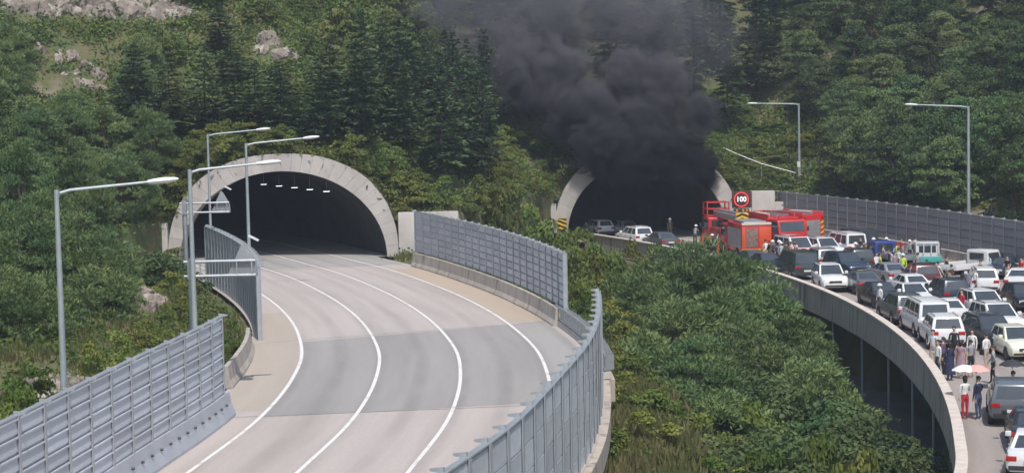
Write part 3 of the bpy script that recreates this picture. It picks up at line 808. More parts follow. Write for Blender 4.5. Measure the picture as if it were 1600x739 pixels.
def unit(n, rng):
    v = rng.normal(size=(n, 3)); return v / np.linalg.norm(v, axis=1)[:, None]
def rhombs(c, d, w, ln, wd):
    """pointed leaves: centre c, long axis d, side axis w"""
    u = d * ln[:, None]; s = w * wd[:, None]
    V = np.empty((len(c), 4, 3)); V[:, 0] = c - u; V[:, 1] = c + s; V[:, 2] = c + u; V[:, 3] = c - s
    return V.reshape(-1, 3)
def perp(d, rng):
    r = unit(len(d), rng); w = np.cross(d, r); return w / (np.linalg.norm(w, axis=1)[:, None] + 1e-9)
def conifer(seed, h=10.0, spread=2.3, bare=.16):
    rng = np.random.default_rng(seed); C = []; D = []; W = []; LN = []; WD = []
    tb = MB()
    lean = rng.normal(0, .012, 2)
    tb.tube([(lean[0] * z * h, lean[1] * z * h, z * h) for z in (-.06, .2, .5, .8, .98)], [.17, .14, .10, .05, .012], 7)
    z = bare * h
    while z < h * .985:
        t = (z / h - bare) / (1 - bare)
        R = spread * (1 - t ** 1.7) ** .9 * rng.uniform(.6, 1.15) * (min(1, .5 + t * 2.5)) + .18
        nb = int(rng.integers(5, 8)); a0 = rng.uniform(0, 6.28)
        for k in range(nb):
            if rng.random() < .1: continue
            a = a0 + 6.283 * k / nb + rng.normal(0, .18); r = R * rng.uniform(.6, 1.15)
            dr = np.array([math.cos(a), math.sin(a), rng.uniform(-.2, .08) + .3 * t])
            o = np.array([lean[0] * z, lean[1] * z, z + rng.normal(0, .06)])
            if r > .8: tb.tube([tuple(o), tuple(o + dr * r * .85)], [.028, .008], 3, cap=False)
            m = max(5, int(r * 17)); q = np.sqrt(rng.uniform(.03, 1, m))
            P = o + dr * (q * r)[:, None] + np.c_[np.zeros((m, 2)), -.12 * (q ** 2) * r]
            sd = np.array([-math.sin(a), math.cos(a), 0])
            lat_ = rng.normal(0, .5, m) * (1.05 - q * .5) * min(1, r * .45)
            P = P + sd * lat_[:, None] + rng.normal(0, .05, (m, 3))
            dd = dr * rng.uniform(.5, 1, m)[:, None] + sd * (np.sign(lat_) * rng.uniform(.2, .9, m))[:, None] + rng.normal(0, .18, (m, 3))
            dd /= np.linalg.norm(dd, axis=1)[:, None]
            ww = np.cross(dd, np.array([0, 0, 1.]) + rng.normal(0, .45, (m, 3))); ww /= np.linalg.norm(ww, axis=1)[:, None]
            C.append(P); D.append(dd); W.append(ww); LN.append(rng.uniform(.2, .4, m) * min(1, .5 + r * .3)); WD.append(rng.uniform(.06, .13, m))
        z += rng.uniform(.3, .58) * (h / 10)
    V = rhombs(np.concatenate(C), np.concatenate(D), np.concatenate(W), np.concatenate(LN), np.concatenate(WD))
    return tb.mesh('trunk', BARKP), quads_mesh('crown', V, L_CON)
def clumpy(seed, h, R, ncl, nleaf, lm, leaf=(.13, .24), zlo=.28, trunk=.13, needle=False, squash=1.0, bark=None):
    """crown of leaf clumps carried on limbs; uneven outline with gaps"""
    rng = np.random.default_rng(seed); tb = MB()
    top = h * .72
    wob = rng.normal(0, .05 * h, (4, 2)); wob[0] = 0
    zs = [-.05 * h, .25 * h, .5 * h, top]
    tp = [(wob[i][0] * .6, wob[i][1] * .6, zs[i]) for i in range(4)]
    tb.tube(tp, [trunk, trunk * .8, trunk * .55, trunk * .2], 7)
    cs = []
    for i in range(ncl):
        u = unit(1, rng)[0]; rr = rng.uniform(.45, 1) ** .6
        zc = (zlo + (1 - zlo) * .5) * h; hz = (1 - zlo) * .5 * h * squash
        asym = 1 + .28 * math.sin(2.0 * math.atan2(u[1], u[0]) + seed) + .15 * math.sin(5 * u[2] + seed)
        c = np.array([u[0] * R * rr * asym, u[1] * R * rr * asym, zc + u[2] * hz * rr])
        k = (c[2] / h - zlo) / (1 - zlo)
        c[:2] *= np.interp(k, [0, .3, .7, 1], [.7, 1, .85, .4]) + .1
        cs.append(c)
        if i % 3 == 0:
            b = np.interp(c[2] * .55, zs, [p[0] for p in tp]), np.interp(c[2] * .55, zs, [p[1] for p in tp]), c[2] * .55
            m = (np.array(b) + c) / 2 + np.array([0, 0, .06 * h])
            tb.tube([b, tuple(m), tuple(c)], [trunk * .3, trunk * .2, trunk * .06], 4, cap=False)
    V = []
    for c in cs:
        n = int(nleaf * rng.uniform(.6, 1.3)); cr = R * rng.uniform(.22, .42)
        u = unit(n, rng); u[:, 2] = np.abs(u[:, 2]) * .9 - .25
        P = c + u * (cr * rng.uniform(.35, 1.0, n) ** .5)[:, None] * np.array([1.15, 1.15, .75])
        if needle:
            # needles stand in tufts that point up and outward
            tuf = unit(n, rng) * .6 + u * .6 + np.array([0, 0, .55]); tuf /= np.linalg.norm(tuf, axis=1)[:, None]
            d = tuf; w = perp(d, rng)
            V.append(rhombs(P, d, w, rng.uniform(*leaf, n), rng.uniform(.025, .05, n)))
        else:
            nrm = u * .7 + unit(n, rng) * .7 + np.array([0, 0, .35]); nrm /= np.linalg.norm(nrm, axis=1)[:, None]
            d = perp(nrm, rng); w = np.cross(nrm, d)
            ln = rng.uniform(*leaf, n); V.append(rhombs(P, d, w, ln, ln * rng.uniform(.45, .75, n)))
    return tb.mesh('trunk', bark or BARK), quads_mesh('crown', np.concatenate(V), lm)
CONI = [conifer(s, 10, sp, b) for s, sp, b in ((1, 2.6, .16), (2, 2.3, .24), (3, 3.0, .14), (4, 2.4, .3), (5, 2.7, .2))]
PINE = [clumpy(s, 7.0, 2.5, 74, 170, L_PIN, (.12, .22), .06, .12, needle=True) for s in (21, 22, 23, 24)]
BROAD = [clumpy(s, 7.0, 2.6, 66, 150, L_BRD, (.075, .145), .12, .13) for s in (31, 32, 33, 34, 35)]
YELB = [clumpy(s, 5.0, 2.0, 40, 80, L_YEL, (.10, .18), .12, .09) for s in (41, 42)]
BUSH = [clumpy(s, 2.2, 1.5, 26, 110, L_SHR, (.06, .12), .0, .04, squash=1.1) for s in (51, 52, 53, 54)]
for a in CONI + PINE + BROAD + YELB + BUSH: pass
def plant(name, protos, k, loc, s, sz, label, cat, group):
    tm, cm = protos[k % len(protos)]
    t = empty(name, loc, random.uniform(0, 6.28), label, cat, group)
    t.scale = (s, s, sz)
    link('stem' if cat == 'shrub' else 'trunk', tm, t); link('crown', cm, t)
    return t
PLANTS = []
def clear(x, y, r):
    for a, b, c in PLANTS:
        if (a - x) ** 2 + (b - y) ** 2 < (r + c) ** 2: return False
    return True
cnt = {}
def put(kind, x, y, s, sz, label, group, r=1.0, z=None, dz=-.15):
    zz = float(surf(x, y)[0]) if z is None else z
    PLANTS.append((x, y, r)); k = cnt.get(kind, 0); cnt[kind] = k + 1
    nm, pr, cat = {'con': ('conifer_tree', CONI, 'tree'), 'pin': ('pine_tree', PINE, 'tree'), 'brd': ('broadleaf_tree', BROAD, 'tree'), 'yel': ('young_tree', YELB, 'tree'), 'bsh': ('shrub', BUSH, 'shrub')}[kind]
    return plant(nm, pr, k * 7 + int(x * 13), (x, y, zz + dz), s, sz, label, cat, group)
def put_top(kind, px, py, Y, label, group, wid=None, r=1.4, x_h=None):
    """a tree whose top shows at picture point px,py at distance Y; its height follows from the ground below it"""
    p = AT(px, py, Y); g_ = float(surf(p[0], p[1])[0]); h = max(1.2, (p[2] - g_) * 1.1)
    H0 = {'con': 10, 'pin': 7.0, 'brd': 7, 'yel': 5, 'bsh': 2.2}[kind]
    s = (h / H0) if wid is None else wid
    sz = max(h / H0, .85 * s)          # trees rooted lower down the bank keep their natural height
    return put(kind, p[0], p[1], s, sz, label, group, r, z=g_ + h - H0 * sz)

# valley between the roads: individual pines and bushes from the photograph
VAL = [('pin', 1070, 399, 118, 'rounded pine just left of the highest valley pine'), ('pin', 1112, 400, 116, 'rounded pine just right of the highest valley pine'), ('pin', 1093, 394, 117, 'tall light green pine in front of the jammed road, highest in the valley'), ('pin', 1035, 405, 119, 'bushy pine left of the highest valley pine'),
       ('pin', 1145, 406, 117, 'pine right of the highest valley pine, by the fire engines'), ('pin', 985, 425, 112, 'pine at the left end of the valley clump'),
       ('pin', 1188, 443, 111, 'pine below the start of the concrete parapet'), ('pin', 1120, 462, 106, 'broad pine in the middle of the valley clump'),
       ('pin', 1050, 470, 104, 'dark pine left of the valley centre'), ('pin', 1240, 500, 103, 'pine reaching under the bend of the parapet'),
       ('pin', 1175, 520, 99, 'pine low in the valley below the parapet start'), ('pin', 1090, 540, 97, 'pine low in the centre of the valley'),
       ('pin', 1005, 520, 99, 'pine beside the end of the outer noise barrier'), ('pin', 1275, 560, 94, 'pine at the right rim of the valley clump'),
       ('brd', 1200, 600, 90, 'leafy tree low in the valley under the pines'), ('pin', 1130, 612, 88, 'pine near the bottom centre of the valley'),
       ('brd', 1045, 600, 90, 'leafy tree low at the left of the valley'), ('brd', 1290, 625, 87, 'leafy tree by the shaded service lane'),
       ('brd', 1345, 655, 82, 'bright leafy tree at the bottom right of the valley'), ('brd', 1240, 672, 80, 'leafy tree at the lower edge of the valley'),
       ('brd', 1150, 690, 78, 'leafy tree at the bottom of the valley'), ('brd', 1060, 690, 78, 'leafy tree at the bottom left of the valley'), ('brd', 1395, 700, 76, 'small leafy tree nearest the shaded railing')]
for k, px, py, Y, lb in VAL:
    put_top(k, px, py, Y, lb, 'trees in the valley between the roads', wid=random.uniform(.98, 1.18))
BSHS = [(760, 292, 152, 2.0), (795, 305, 149, 1.7), (730, 318, 147, 1.2), (825, 330, 145, 1.5), (850, 352, 141, 1.5), (880, 368, 138, 1.4), (905, 372, 134, 1.5), (935, 388, 133, 1.5),
        (900, 400, 128, 1.5), (930, 420, 124, 1.6), (905, 438, 116, 1.3), (950, 438, 119, 1.6), (960, 405, 129, 1.4), (915, 465, 108, 1.1), (955, 480, 106, 1.3), (990, 395, 135, 1.4), (1020, 392, 138, 1.2),
        (960, 560, 92, 1.1), (985, 600, 88, 1.2), (975, 650, 80, 1.1), (1010, 665, 79, 1.2), (1090, 655, 82, 1.3), (1180, 650, 82, 1.3), (1110, 720, 72, 1.2), (1200, 722, 72, 1.2), (1290, 700, 75, 1.2), (1340, 722, 72, 1.1), (1000, 722, 71, 1.1), (955, 715, 70, .9)]
for i, (px, py, Y, s) in enumerate(BSHS):
    lb = 'green shrub beside the right tunnel portal and the outer bend' if py < 500 else 'low green shrub at the foot of the valley trees'
    put_top('bsh', px, py, Y, lb, 'shrubs on the slope by the right tunnel' if py < 500 else 'shrubs at the valley foot', wid=s * .8, r=.8)

# hillside: forest, by what grows where in the photograph
def region(px, py):
    return px, py
rng = np.random.default_rng(5)
cand = []
for _ in range(26000):
    X = rng.uniform(-58, 66); Y = rng.uniform(75, 245)
    Yb, zb = hill_base(np.array([X]))
    if Y < Yb[0] + .45: continue
    cand.append((X, Y))
cand = np.array(cand); cz = surf(cand[:, 0], cand[:, 1])
trees_n = 0
GRP = {}
ROCKWIN = [(0, 290, -40, 34), (42, 165, 68, 146), (395, 470, 60, 95), (188, 262, 432, 488)]
HTS = {'con': 10, 'pin': 7, 'brd': 7, 'yel': 5, 'bsh': 2.2}
def hides_rock(kind, px, py, Y, sz):
    top = py - HTS[kind] * sz * FPX / Y; w = HTS[kind] * .25 * sz * FPX / Y
    for x0, x1, y0, y1 in ROCKWIN:
        if px + w > x0 + 8 and px - w < x1 - 8 and top < y1 - 12 and py > y0: return True
    return False
def forest(n_max, test, kind_fn, rad, glabel, kind_is_tree=True):
    n = 0
    for (X, Y), z in zip(cand, cz):
        if n >= n_max: break
        px, py = PX((X, Y, z))
        if not (-110 < px < 1710 and -60 < py < 560): continue
        if not test(px, py, X, Y): continue
        if kind_is_tree and ((1470 < px < 1560 and Y < 152) or (1205 < px < 1300 and Y < 187)): continue
        kind, s, sz, lab, grp = kind_fn(px, py, X, Y)
        if hides_rock(kind, px, py, Y, sz): continue
        r = rad * s
        if not clear(X, Y, r): continue
        put(kind, X, Y, s, sz, lab, grp, r, z=z); n += 1
    return n
def where_r(px, py):
    c = 'left of the lamp nearest the right tunnel' if px < 1235 else 'between the two right lamps' if px < 1500 else 'right of the far right lamp'
    return ('at the top edge, ' if py < 90 else 'on the middle slope, ' if py < 210 else 'above the noise wall, ') + c
def where_l(px, py):
    return ('high up, ' if py < 170 else 'half way up, ' if py < 320 else 'low down, ') + ('at the left edge' if px < 90 else 'above the far left lamp arm' if px < 190 else 'beside the left tunnel ring')
NICE = {'con': 'conifer', 'pin': 'pine', 'brd': 'leafy tree', 'yel': 'yellow green tree', 'bsh': 'shrub'}
def where_c(px): return 'left third' if px < 360 else 'middle' if px < 560 else 'tall right end'
def where_m(px): return 'left of the burning tunnel' if px < 870 else 'straight above the burning tunnel' if px < 1060 else 'right of the smoke column'
R_ = random.Random(3)
u_ = R_.uniform
# dark conifers with bare stems standing above the left tunnel
print('con', forest(60, lambda px, py, X, Y: 165 < px < 760 and 203 < py < 236 + max(0, (px - 545) * .5),
    lambda px, py, X, Y: ('con', u_(.68, .88), u_(.62, .82) + .2 * (px > 560), 'dark conifer in the %s of the stand above the left tunnel' % where_c(px), 'conifers above the left tunnel'), 1.55, 0))
print('mid', forest(46, lambda px, py, X, Y: 740 <= px < 1215 and py < 262 and not (px > 1098 and py > 222) and not (760 < px < 1112 and Y < 187),
    lambda px, py, X, Y: ('con', u_(.85, 1.15), u_(.9, 1.25), 'tall dark conifer on the slope %s' % where_m(px), 'conifers behind the smoke'), 1.9, 0))
print('lft', forest(52, lambda px, py, X, Y: px < 250 and 60 < py < 520 and Y > 80,
    lambda px, py, X, Y: (lambda k: (k, u_(.6, .95), u_(.5, .95), 'green %s on the left slope %s' % (NICE[k], where_l(px, py)), 'trees on the left slope'))('pin' if u_(0, 1) < .75 else 'brd'), 1.6, 0))
print('rgt', forest(120, lambda px, py, X, Y: px >= 1195 and py < 420 and not (px < 1312 and py > 222),
    lambda px, py, X, Y: (lambda k: (k, u_(.8, 1.2), u_(.8, 1.25), 'forest %s %s' % (NICE[k], where_r(px, py)), 'forest on the right slope'))(('con' if u_(0, 1) < .5 else 'pin') if (py < 60 and u_(0, 1) < .5) else 'yel' if u_(0, 1) < .12 else 'brd'), 1.75, 0))
print('yel', forest(16, lambda px, py, X, Y: 520 < px < 760 and py < 150,
    lambda px, py, X, Y: ('yel', u_(.9, 1.3), u_(.9, 1.3), 'light yellow green young tree behind the conifer stand', 'young trees behind the conifers'), 1.3, 0))
print('top', forest(34, lambda px, py, X, Y: 150 < px < 760 and py < 195,
    lambda px, py, X, Y: ('con' if u_(0, 1) < .25 else 'yel', u_(.5, .75), u_(.4, .6), 'small tree high on the slope above the left tunnel', 'small trees high on the left slope'), 1.8, 0))
# left foreground slope outside the near barrier
LFT = [('pin', 20, 330, 96), ('pin', 60, 300, 103), ('pin', 130, 345, 100), ('pin', 160, 368, 106), ('pin', 0, 420, 84), ('pin', 55, 420, 88), ('pin', 150, 415, 96), ('pin', 120, 260, 112), ('brd', 250, 395, 117), ('pin', 30, 230, 112)]
for k, px, py, Y in LFT:
    put_top(k, px, py, Y, '%s on the %s bank %s' % (NICE[k], 'lower' if py > 380 else 'upper', 'left of the far left lamp' if px < 90 else 'between the far left lamp and tunnel'), 'trees on the left bank', wid=u_(.75, .95))
for px, py, Y, s in [(255, 400, 122, .9), (265, 425, 112, .8), (275, 390, 128, .9), (180, 520, 78, .7), (230, 500, 86, .7), (280, 470, 98, .8), (60, 580, 66, .6), (140, 545, 72, .6), (365, 505, 88, .5), (20, 600, 62, .6), (330, 500, 90, .6)]:
    put_top('bsh', px, py, Y, 'low shrub among the rocks behind the near left barrier', 'shrubs on the left bank', wid=s, r=.5)
# shrubs above the left portal
print('shr', forest(80, lambda px, py, X, Y: 195 < px < 800 and 190 < py < 335,
    lambda px, py, X, Y: ('bsh', u_(.7, 1.1), u_(.7, 1.1), 'light green shrub %s the left tunnel' % ('on the slope left of' if px < 300 else 'close above the ring of' if py > 225 and px < 600 else 'under the conifers above' if px < 600 else 'on the bank right of'), 'shrubs above the left tunnel'), .62, 0))
print('shr2', forest(50, lambda px, py, X, Y: 800 <= px < 1310 and 225 < py < 345 and not 1100 < px < 1305,
    lambda px, py, X, Y: ('bsh', u_(.8, 1.2), u_(.7, 1.1), 'green shrub on the slope around the right tunnel', 'shrubs around the right tunnel'), .9, 0))

print('shr3', forest(40, lambda px, py, X, Y: 1095 < px < 1310 and 150 < py < 335,
    lambda px, py, X, Y: ('bsh', u_(.6, .95), u_(.35, .55), 'low shrub by the handrail right of the burning tunnel', 'low shrubs by the handrail'), .7, 0, kind_is_tree=False))

# undergrowth: one uncountable mass of small leaf clumps and grass blades
def undergrowth(name, label, pts, lm, n, leaf, hgt, spread, grass=False):
    rng = np.random.default_rng(len(pts))
    P = np.repeat(pts, n, axis=0); m = len(P)
    off = rng.normal(0, spread, (m, 3)); off[:, 2] = np.abs(rng.normal(0, hgt, m)) * np.exp(-(off[:, 0] ** 2 + off[:, 1] ** 2) / (2 * spread * spread))
    c = P + off
    if grass:
        d = unit(m, rng) * .35 + np.array([0, 0, 1.]); d /= np.linalg.norm(d, axis=1)[:, None]; w = perp(d, rng)
        V = rhombs(c, d, w, rng.uniform(leaf, leaf * 2.2, m), rng.uniform(.025, .05, m))
    else:
        nrm = unit(m, rng) + np.array([0, -.2, .7]); nrm /= np.linalg.norm(nrm, axis=1)[:, None]
        d = perp(nrm, rng); w = np.cross(nrm, d); ln = rng.uniform(leaf * .6, leaf * 1.4, m)
        V = rhombs(c, d, w, ln, ln * .6)
    o = link(name, quads_mesh(name, V, lm)); tag(o, label, 'undergrowth', kind='stuff'); return o
def sample(n, x0, x1, y0, y1, test):
    X = RNG.uniform(x0, x1, n); Y = RNG.uniform(y0, y1, n); Z = surf(X, Y)
    keep = []
    for i in range(n):
        px, py = PX((X[i], Y[i], Z[i]))
        keep.append(-40 < px < 1640 and -30 < py < 800 and test(px, py, X[i], Y[i]))
    k = np.array(keep); return np.c_[X, Y, Z][k]
def onhill(X, Y): return Y > hill_base(np.array([X]))[0][0] + .5
pts = sample(9000, -55, 62, 90, 215, lambda px, py, X, Y: onhill(X, Y))
half = len(pts) // 2
undergrowth('undergrowth', 'green undergrowth covering the hillside between the trees', pts[:half], L_SHR, 46, .15, .5, .55)
undergrowth('undergrowth', 'darker leafy ground cover on the hillside', pts[half:], L_BRD, 46, .15, .6, .55)
pts = sample(5200, -48, -4, 130, 182, lambda px, py, X, Y: onhill(X, Y) and px < 760 and -20 < py < 250 and not any(a0 - 6 < px < a1 + 6 and b0 < py < b1 + 4 for a0, a1, b0, b1 in ROCKWIN))
undergrowth('undergrowth', 'yellowish brush on the open upper left slope', pts[::2], L_YEL, 44, .13, .5, .5)
undergrowth('undergrowth', 'green brush on the open upper left slope', pts[1::2], L_SHR, 44, .13, .45, .5)
hxr = np.r_[RNG.uniform(-26, -6, 520), RNG.uniform(2, 26, 420)]; hyr = hill_base(hxr)[0] + RNG.uniform(.3, 3.2, len(hxr))
undergrowth('undergrowth', 'light green growth hugging the tunnel portal rings', np.c_[hxr, hyr, hill(hxr, hyr)], L_SHR, 60, .12, .45, .4)
hp = sample(1500, 16, 40, 172, 200, lambda px, py, X, Y: onhill(X, Y) and 1090 < px < 1330 and 140 < py < 335)
undergrowth('undergrowth', 'light brush around the handrail right of the burning tunnel', hp, L_SHR, 50, .13, .35, .45)
def free(px, py, X, Y):
    if onhill(X, Y): return False
    if 190 < px < 258 and 440 < py < 492 or 48 < px < 128 and 580 < py < 640: return False
    oL = lat(LP, X, Y)[0]; oR = lat(RP, X, Y)[0]
    return oL < -10.2 or (oL > 6.9 and oR < -1.9)
pts = sample(9000, -36, 20, 55, 176, free)
half = int(len(pts) * .6)
undergrowth('undergrowth', 'green undergrowth on the banks beside the roads', pts[:half], L_SHR, 46, .11, .38, .42)
gp = sample(3600, -1, 14, 50, 110, lambda px, py, X, Y: road_edge(LP.s[np.argmin((LP.p[:, 0] - X) ** 2 + (LP.p[:, 1] - Y) ** 2)]) + .55 < lat(LP, X, Y)[0] < 9.6)
undergrowth('tall_grass', 'dry yellowish tall grass on the road banks', np.r_[pts[half:], gp], L_GRS, 60, .16, .15, .5, grass=True)

# rocks
ROCK = mat('pale_rock', (.27, .235, .205), (.18, .155, .135), scale=.9, rough=.95, coord='WORLD', c3=(.36, .32, .285), s3=.5, r3=(.5, .65), bump=.7, bscale=3)
def rock(name, label, c, r, seed, grp, m=ROCK, sub=3):
    rg = np.random.default_rng(seed)
    bm = bmesh.new(); bmesh.ops.create_icosphere(bm, subdivisions=sub, radius=1)
    pl = unit(11, rg); dd = rg.uniform(.5, .92, 11)
    for v in bm.verts:
        p = np.array(v.co)
        for a, d in zip(pl, dd):
            k = p @ a - d
            if k > 0: p = p - a * k
        p = p * (1 + .05 * math.sin(p[0] * 9 + seed) + .05 * math.sin(p[2] * 11 + p[1] * 7))
        v.co = Vector((p[0] * r[0], p[1] * r[1], p[2] * r[2]))
    me = bpy.data.meshes.new(name); bm.to_mesh(me); bm.free(); me.materials.append(m); finish(me, 25)
    o = link(name, me); o.location = c; o.rotation_euler = (0, 0, rg.uniform(-.5, .5)); tag(o, label, 'rock', grp); return o
# rock outcrops on the left hill
from mathutils import noise as mnoise
def crag_mesh(seed):
    bm = bmesh.new(); bmesh.ops.create_icosphere(bm, subdivisions=4, radius=1)
    rg = np.random.default_rng(seed); pl = unit(9, rg); dd = rg.uniform(.55, .9, 9)
    for v in bm.verts:
        p = np.array(v.co)
        for a, d in zip(pl, dd):
            k = p @ a - d
            if k > 0: p = p - a * k
        q = Vector((p[0] * 1.7 + seed, p[1] * 1.7, p[2] * .8))
        k = 1 + .28 * mnoise.ridged_multi_fractal(q, 1.0, 2.1, 5, 1.0, 2.0) * .5 + .12 * mnoise.noise(q * 4) - .12
        v.co = Vector(p) * k
    me = bpy.data.meshes.new('rock'); bm.to_mesh(me); bm.free(); me.materials.append(CRAG); return finish(me, 22)
CRAG = mat('crag_rock', (.30, .25, .215), (.17, .14, .12), scale=1.3, rough=.97, coord='WORLD', c3=(.43, .38, .345), s3=.9, r3=(.54, .66), bump=.9, bscale=5, stretch=(1, 1, .45))
CRAGS = [crag_mesh(s_) for s_ in (3, 5, 8, 13)]
YS = np.arange(80, 320, .4)
def hit(px, py):
    d = ray(px, py); P = _o + d[None, :] * (YS / d[1])[:, None]
    ok = (YS > hill_base(P[:, 0])[0]) & (hill(P[:, 0], YS) > P[:, 2])
    i = int(np.argmax(ok)) if ok.any() else 200
    return P[i]
def outcrop(label, spots, seed, size):
    c = hit(*spots[len(spots) // 2]); t = empty('rock_outcrop', c, 0, label, 'rock face'); rg = np.random.default_rng(seed)
    for i, (px, py) in enumerate(spots):
        p = hit(px + rg.uniform(-6, 6), py + rg.uniform(-4, 4)); k = size * rg.uniform(.75, 1.25)
        o = link('rock', CRAGS[i % 4], t); o.location = p - c + np.array([0, .25, -.1]); o.rotation_euler = (rg.uniform(-.3, .3), rg.uniform(-.3, .3), rg.uniform(0, 6.28)); o.scale = (k * 1.15, k * .8, k * rg.uniform(.8, 1.15))
    return t
outcrop('pale broken rock outcrop among trees on the upper left slope', [(52, 82), (70, 85), (90, 82), (75, 100), (92, 102), (108, 98), (98, 118), (115, 115), (132, 112), (120, 132), (136, 130), (150, 128), (146, 143)], 3, .85)
outcrop('long pale rock cutting along the top left of the hill', [(x_, y_ + (6 if x_ > 200 else 0)) for x_ in range(4, 290, 19) for y_ in (-8, 8, 22)], 4, 1.05)
outcrop('brownish rock patch above the conifer stand', [(405, 80), (425, 72), (445, 80), (462, 74), (434, 92)], 5, .8)

def hit2(px, py):
    d = ray(px, py); P = _o + d[None, :] * (YS2 / d[1])[:, None]
    ok = surf(P[:, 0], P[:, 1]) > P[:, 2]; i = int(np.argmax(ok)) if ok.any() else 60
    return P[i]
YS2 = np.arange(55, 140, .5)
_h = hit; hit = hit2
outcrop('pale broken rocks on the bank beside the left mast sign', [(196, 446), (206, 456), (218, 452), (214, 466), (230, 464), (244, 470), (238, 480), (254, 482), (226, 476)], 6, .62)
outcrop('pale rocky bank at the foot of the far left lamp', [(48, 600), (62, 612), (80, 606), (98, 612), (116, 604), (70, 590), (90, 588), (56, 632), (78, 634), (104, 630), (126, 622), (86, 570)], 7, .5)
hit = _h

# ------------------------------------------------------------------ vehicles
def paint(name, c, metal=.15):
    return mat('paint_' + name, c, tuple(x * .93 for x in c), scale=2, rough=.32, metal=metal, coat=.5)
PW = paint('white', (.74, .74, .74), 0); PS = paint('silver', (.42, .43, .45), .5); PB = paint('black', (.022, .024, .028)); PG = paint('grey', (.13, .14, .15), .3)
PN = paint('navy', (.03, .045, .075), .2); PR = paint('red', (.55, .03, .03), 0); PO = paint('orange_red', (.66, .085, .025), 0); PT = paint('teal', (.06, .38, .34), 0); PBL = paint('blue', (.045, .07, .28), 0)
PM = paint('maroon', (.10, .025, .03), .2); PDG = paint('dark_green_grey', (.05, .07, .075), .3); PPK = paint('pink_red', (.62, .09, .11), 0)
def loft(secs, name, m, bev=.0):
    """secs: (y, zlo, zhi, w) from rear to front -> rounded hull"""
    v = []
    for y, zl, zh, w in secs:
        h = zh - zl
        ring = [(w * .86, zl), (w * .985, zl + h * .16), (w, zl + h * .42), (w * .985, zl + h * .72), (w * .93, zl + h * .93), (w * .80, zh), (0, zh + .025)]
        ring = ring + [(-x, z) for x, z in reversed(ring[:-1])]
        for x, z in ring: v.append((x, y, z))
    n = 13; f = []
    for i in range(len(secs) - 1):
        for k in range(n):
            k2 = (k + 1) % n; f.append((i * n + k, i * n + k2, (i + 1) * n + k2, (i + 1) * n + k))
    f.append(tuple(range(n))); f.append(tuple((len(secs) - 1) * n + k for k in range(n - 1, -1, -1)))
    return MB().add(v, f).mesh(name, m, smooth=42)
def lerp(a, b, t): return [x + (y - x) * t for x, y in zip(a, b)]
def quadpanel(c, n_out, name, m, inset=(.06, .06, .06, .06), th=.012):
    """c: 4 corners (bl, br, tr, tl); a pane laid just proud of the cabin face"""
    c = [Vector(p) for p in c]; nrm = (c[1] - c[0]).cross(c[3] - c[0]).normalized()
    if nrm.dot(Vector(n_out)) < 0: nrm = -nrm
    l, r, b, t = inset
    def P(u, v_): return (c[0] * (1 - u) + c[1] * u) * (1 - v_) + (c[3] * (1 - u) + c[2] * u) * v_
    q = [P(l, b), P(1 - r, b), P(1 - r, 1 - t), P(l, 1 - t)]
    v = [p + nrm * .004 for p in q] + [p + nrm * th for p in q]
    return MB().add(v, [(0, 1, 2, 3), (4, 5, 6, 7), (0, 1, 5, 4), (1, 2, 6, 5), (2, 3, 7, 6), (3, 0, 4, 7)]).mesh(name, m)
def wheel_meshes(r, w):
    mb = MB(); n = 18; prof = [(-w / 2, r * .62), (-w / 2, r * .93), (-w * .36, r), (w * .36, r), (w / 2, r * .93), (w / 2, r * .62)]
    v = []; 
    for k in range(n):
        a = 6.2832 * k / n
        for x, rr in prof: v.append((x, rr * math.cos(a), rr * math.sin(a)))
    f = [(k * 6 + j, ((k + 1) % n) * 6 + j, ((k + 1) % n) * 6 + (j + 1) % 6, k * 6 + (j + 1) % 6) for k in range(n) for j in range(6)]
    ty = mb.add(v, f).mesh('tyre', BLACK, smooth=50)
    rb = MB().tube([(-w * .4, 0, 0), (w * .4, 0, 0)], r * .63, 14)
    for k in range(5):
        M = Matrix.Rotation(6.2832 * k / 5, 4, 'X')
        for s in (-1, 1): rb.box(min(s * w * .4, s * w * .48), max(s * w * .4, s * w * .48), -.04, .04, .05, r * .58, M=M)
    return ty, rb.mesh('rim', CHROME)
WH = {'car': wheel_meshes(.33, .22), 'suv': wheel_meshes(.37, .24), 'truck': wheel_meshes(.38, .26), 'big': wheel_meshes(.5, .34)}
def add_wheels(parts, kind, hw, ys):
    ty, rim = WH[kind]; r = {'car': .33, 'suv': .37, 'truck': .38, 'big': .5}[kind]
    for y in ys:
        for s in (-1, 1):
            parts.append(('wheel', ty, (s * (hw - .1), y, r), None, [('rim', rim)]))
            arch = MB().tube([(s * (hw - .16), y, r + .02), (s * (hw + .006), y, r + .02)], r * 1.14, 16).mesh('wheel_arch', BLKP)
            parts.append(('wheel_arch', arch, (0, 0, 0), None, []))
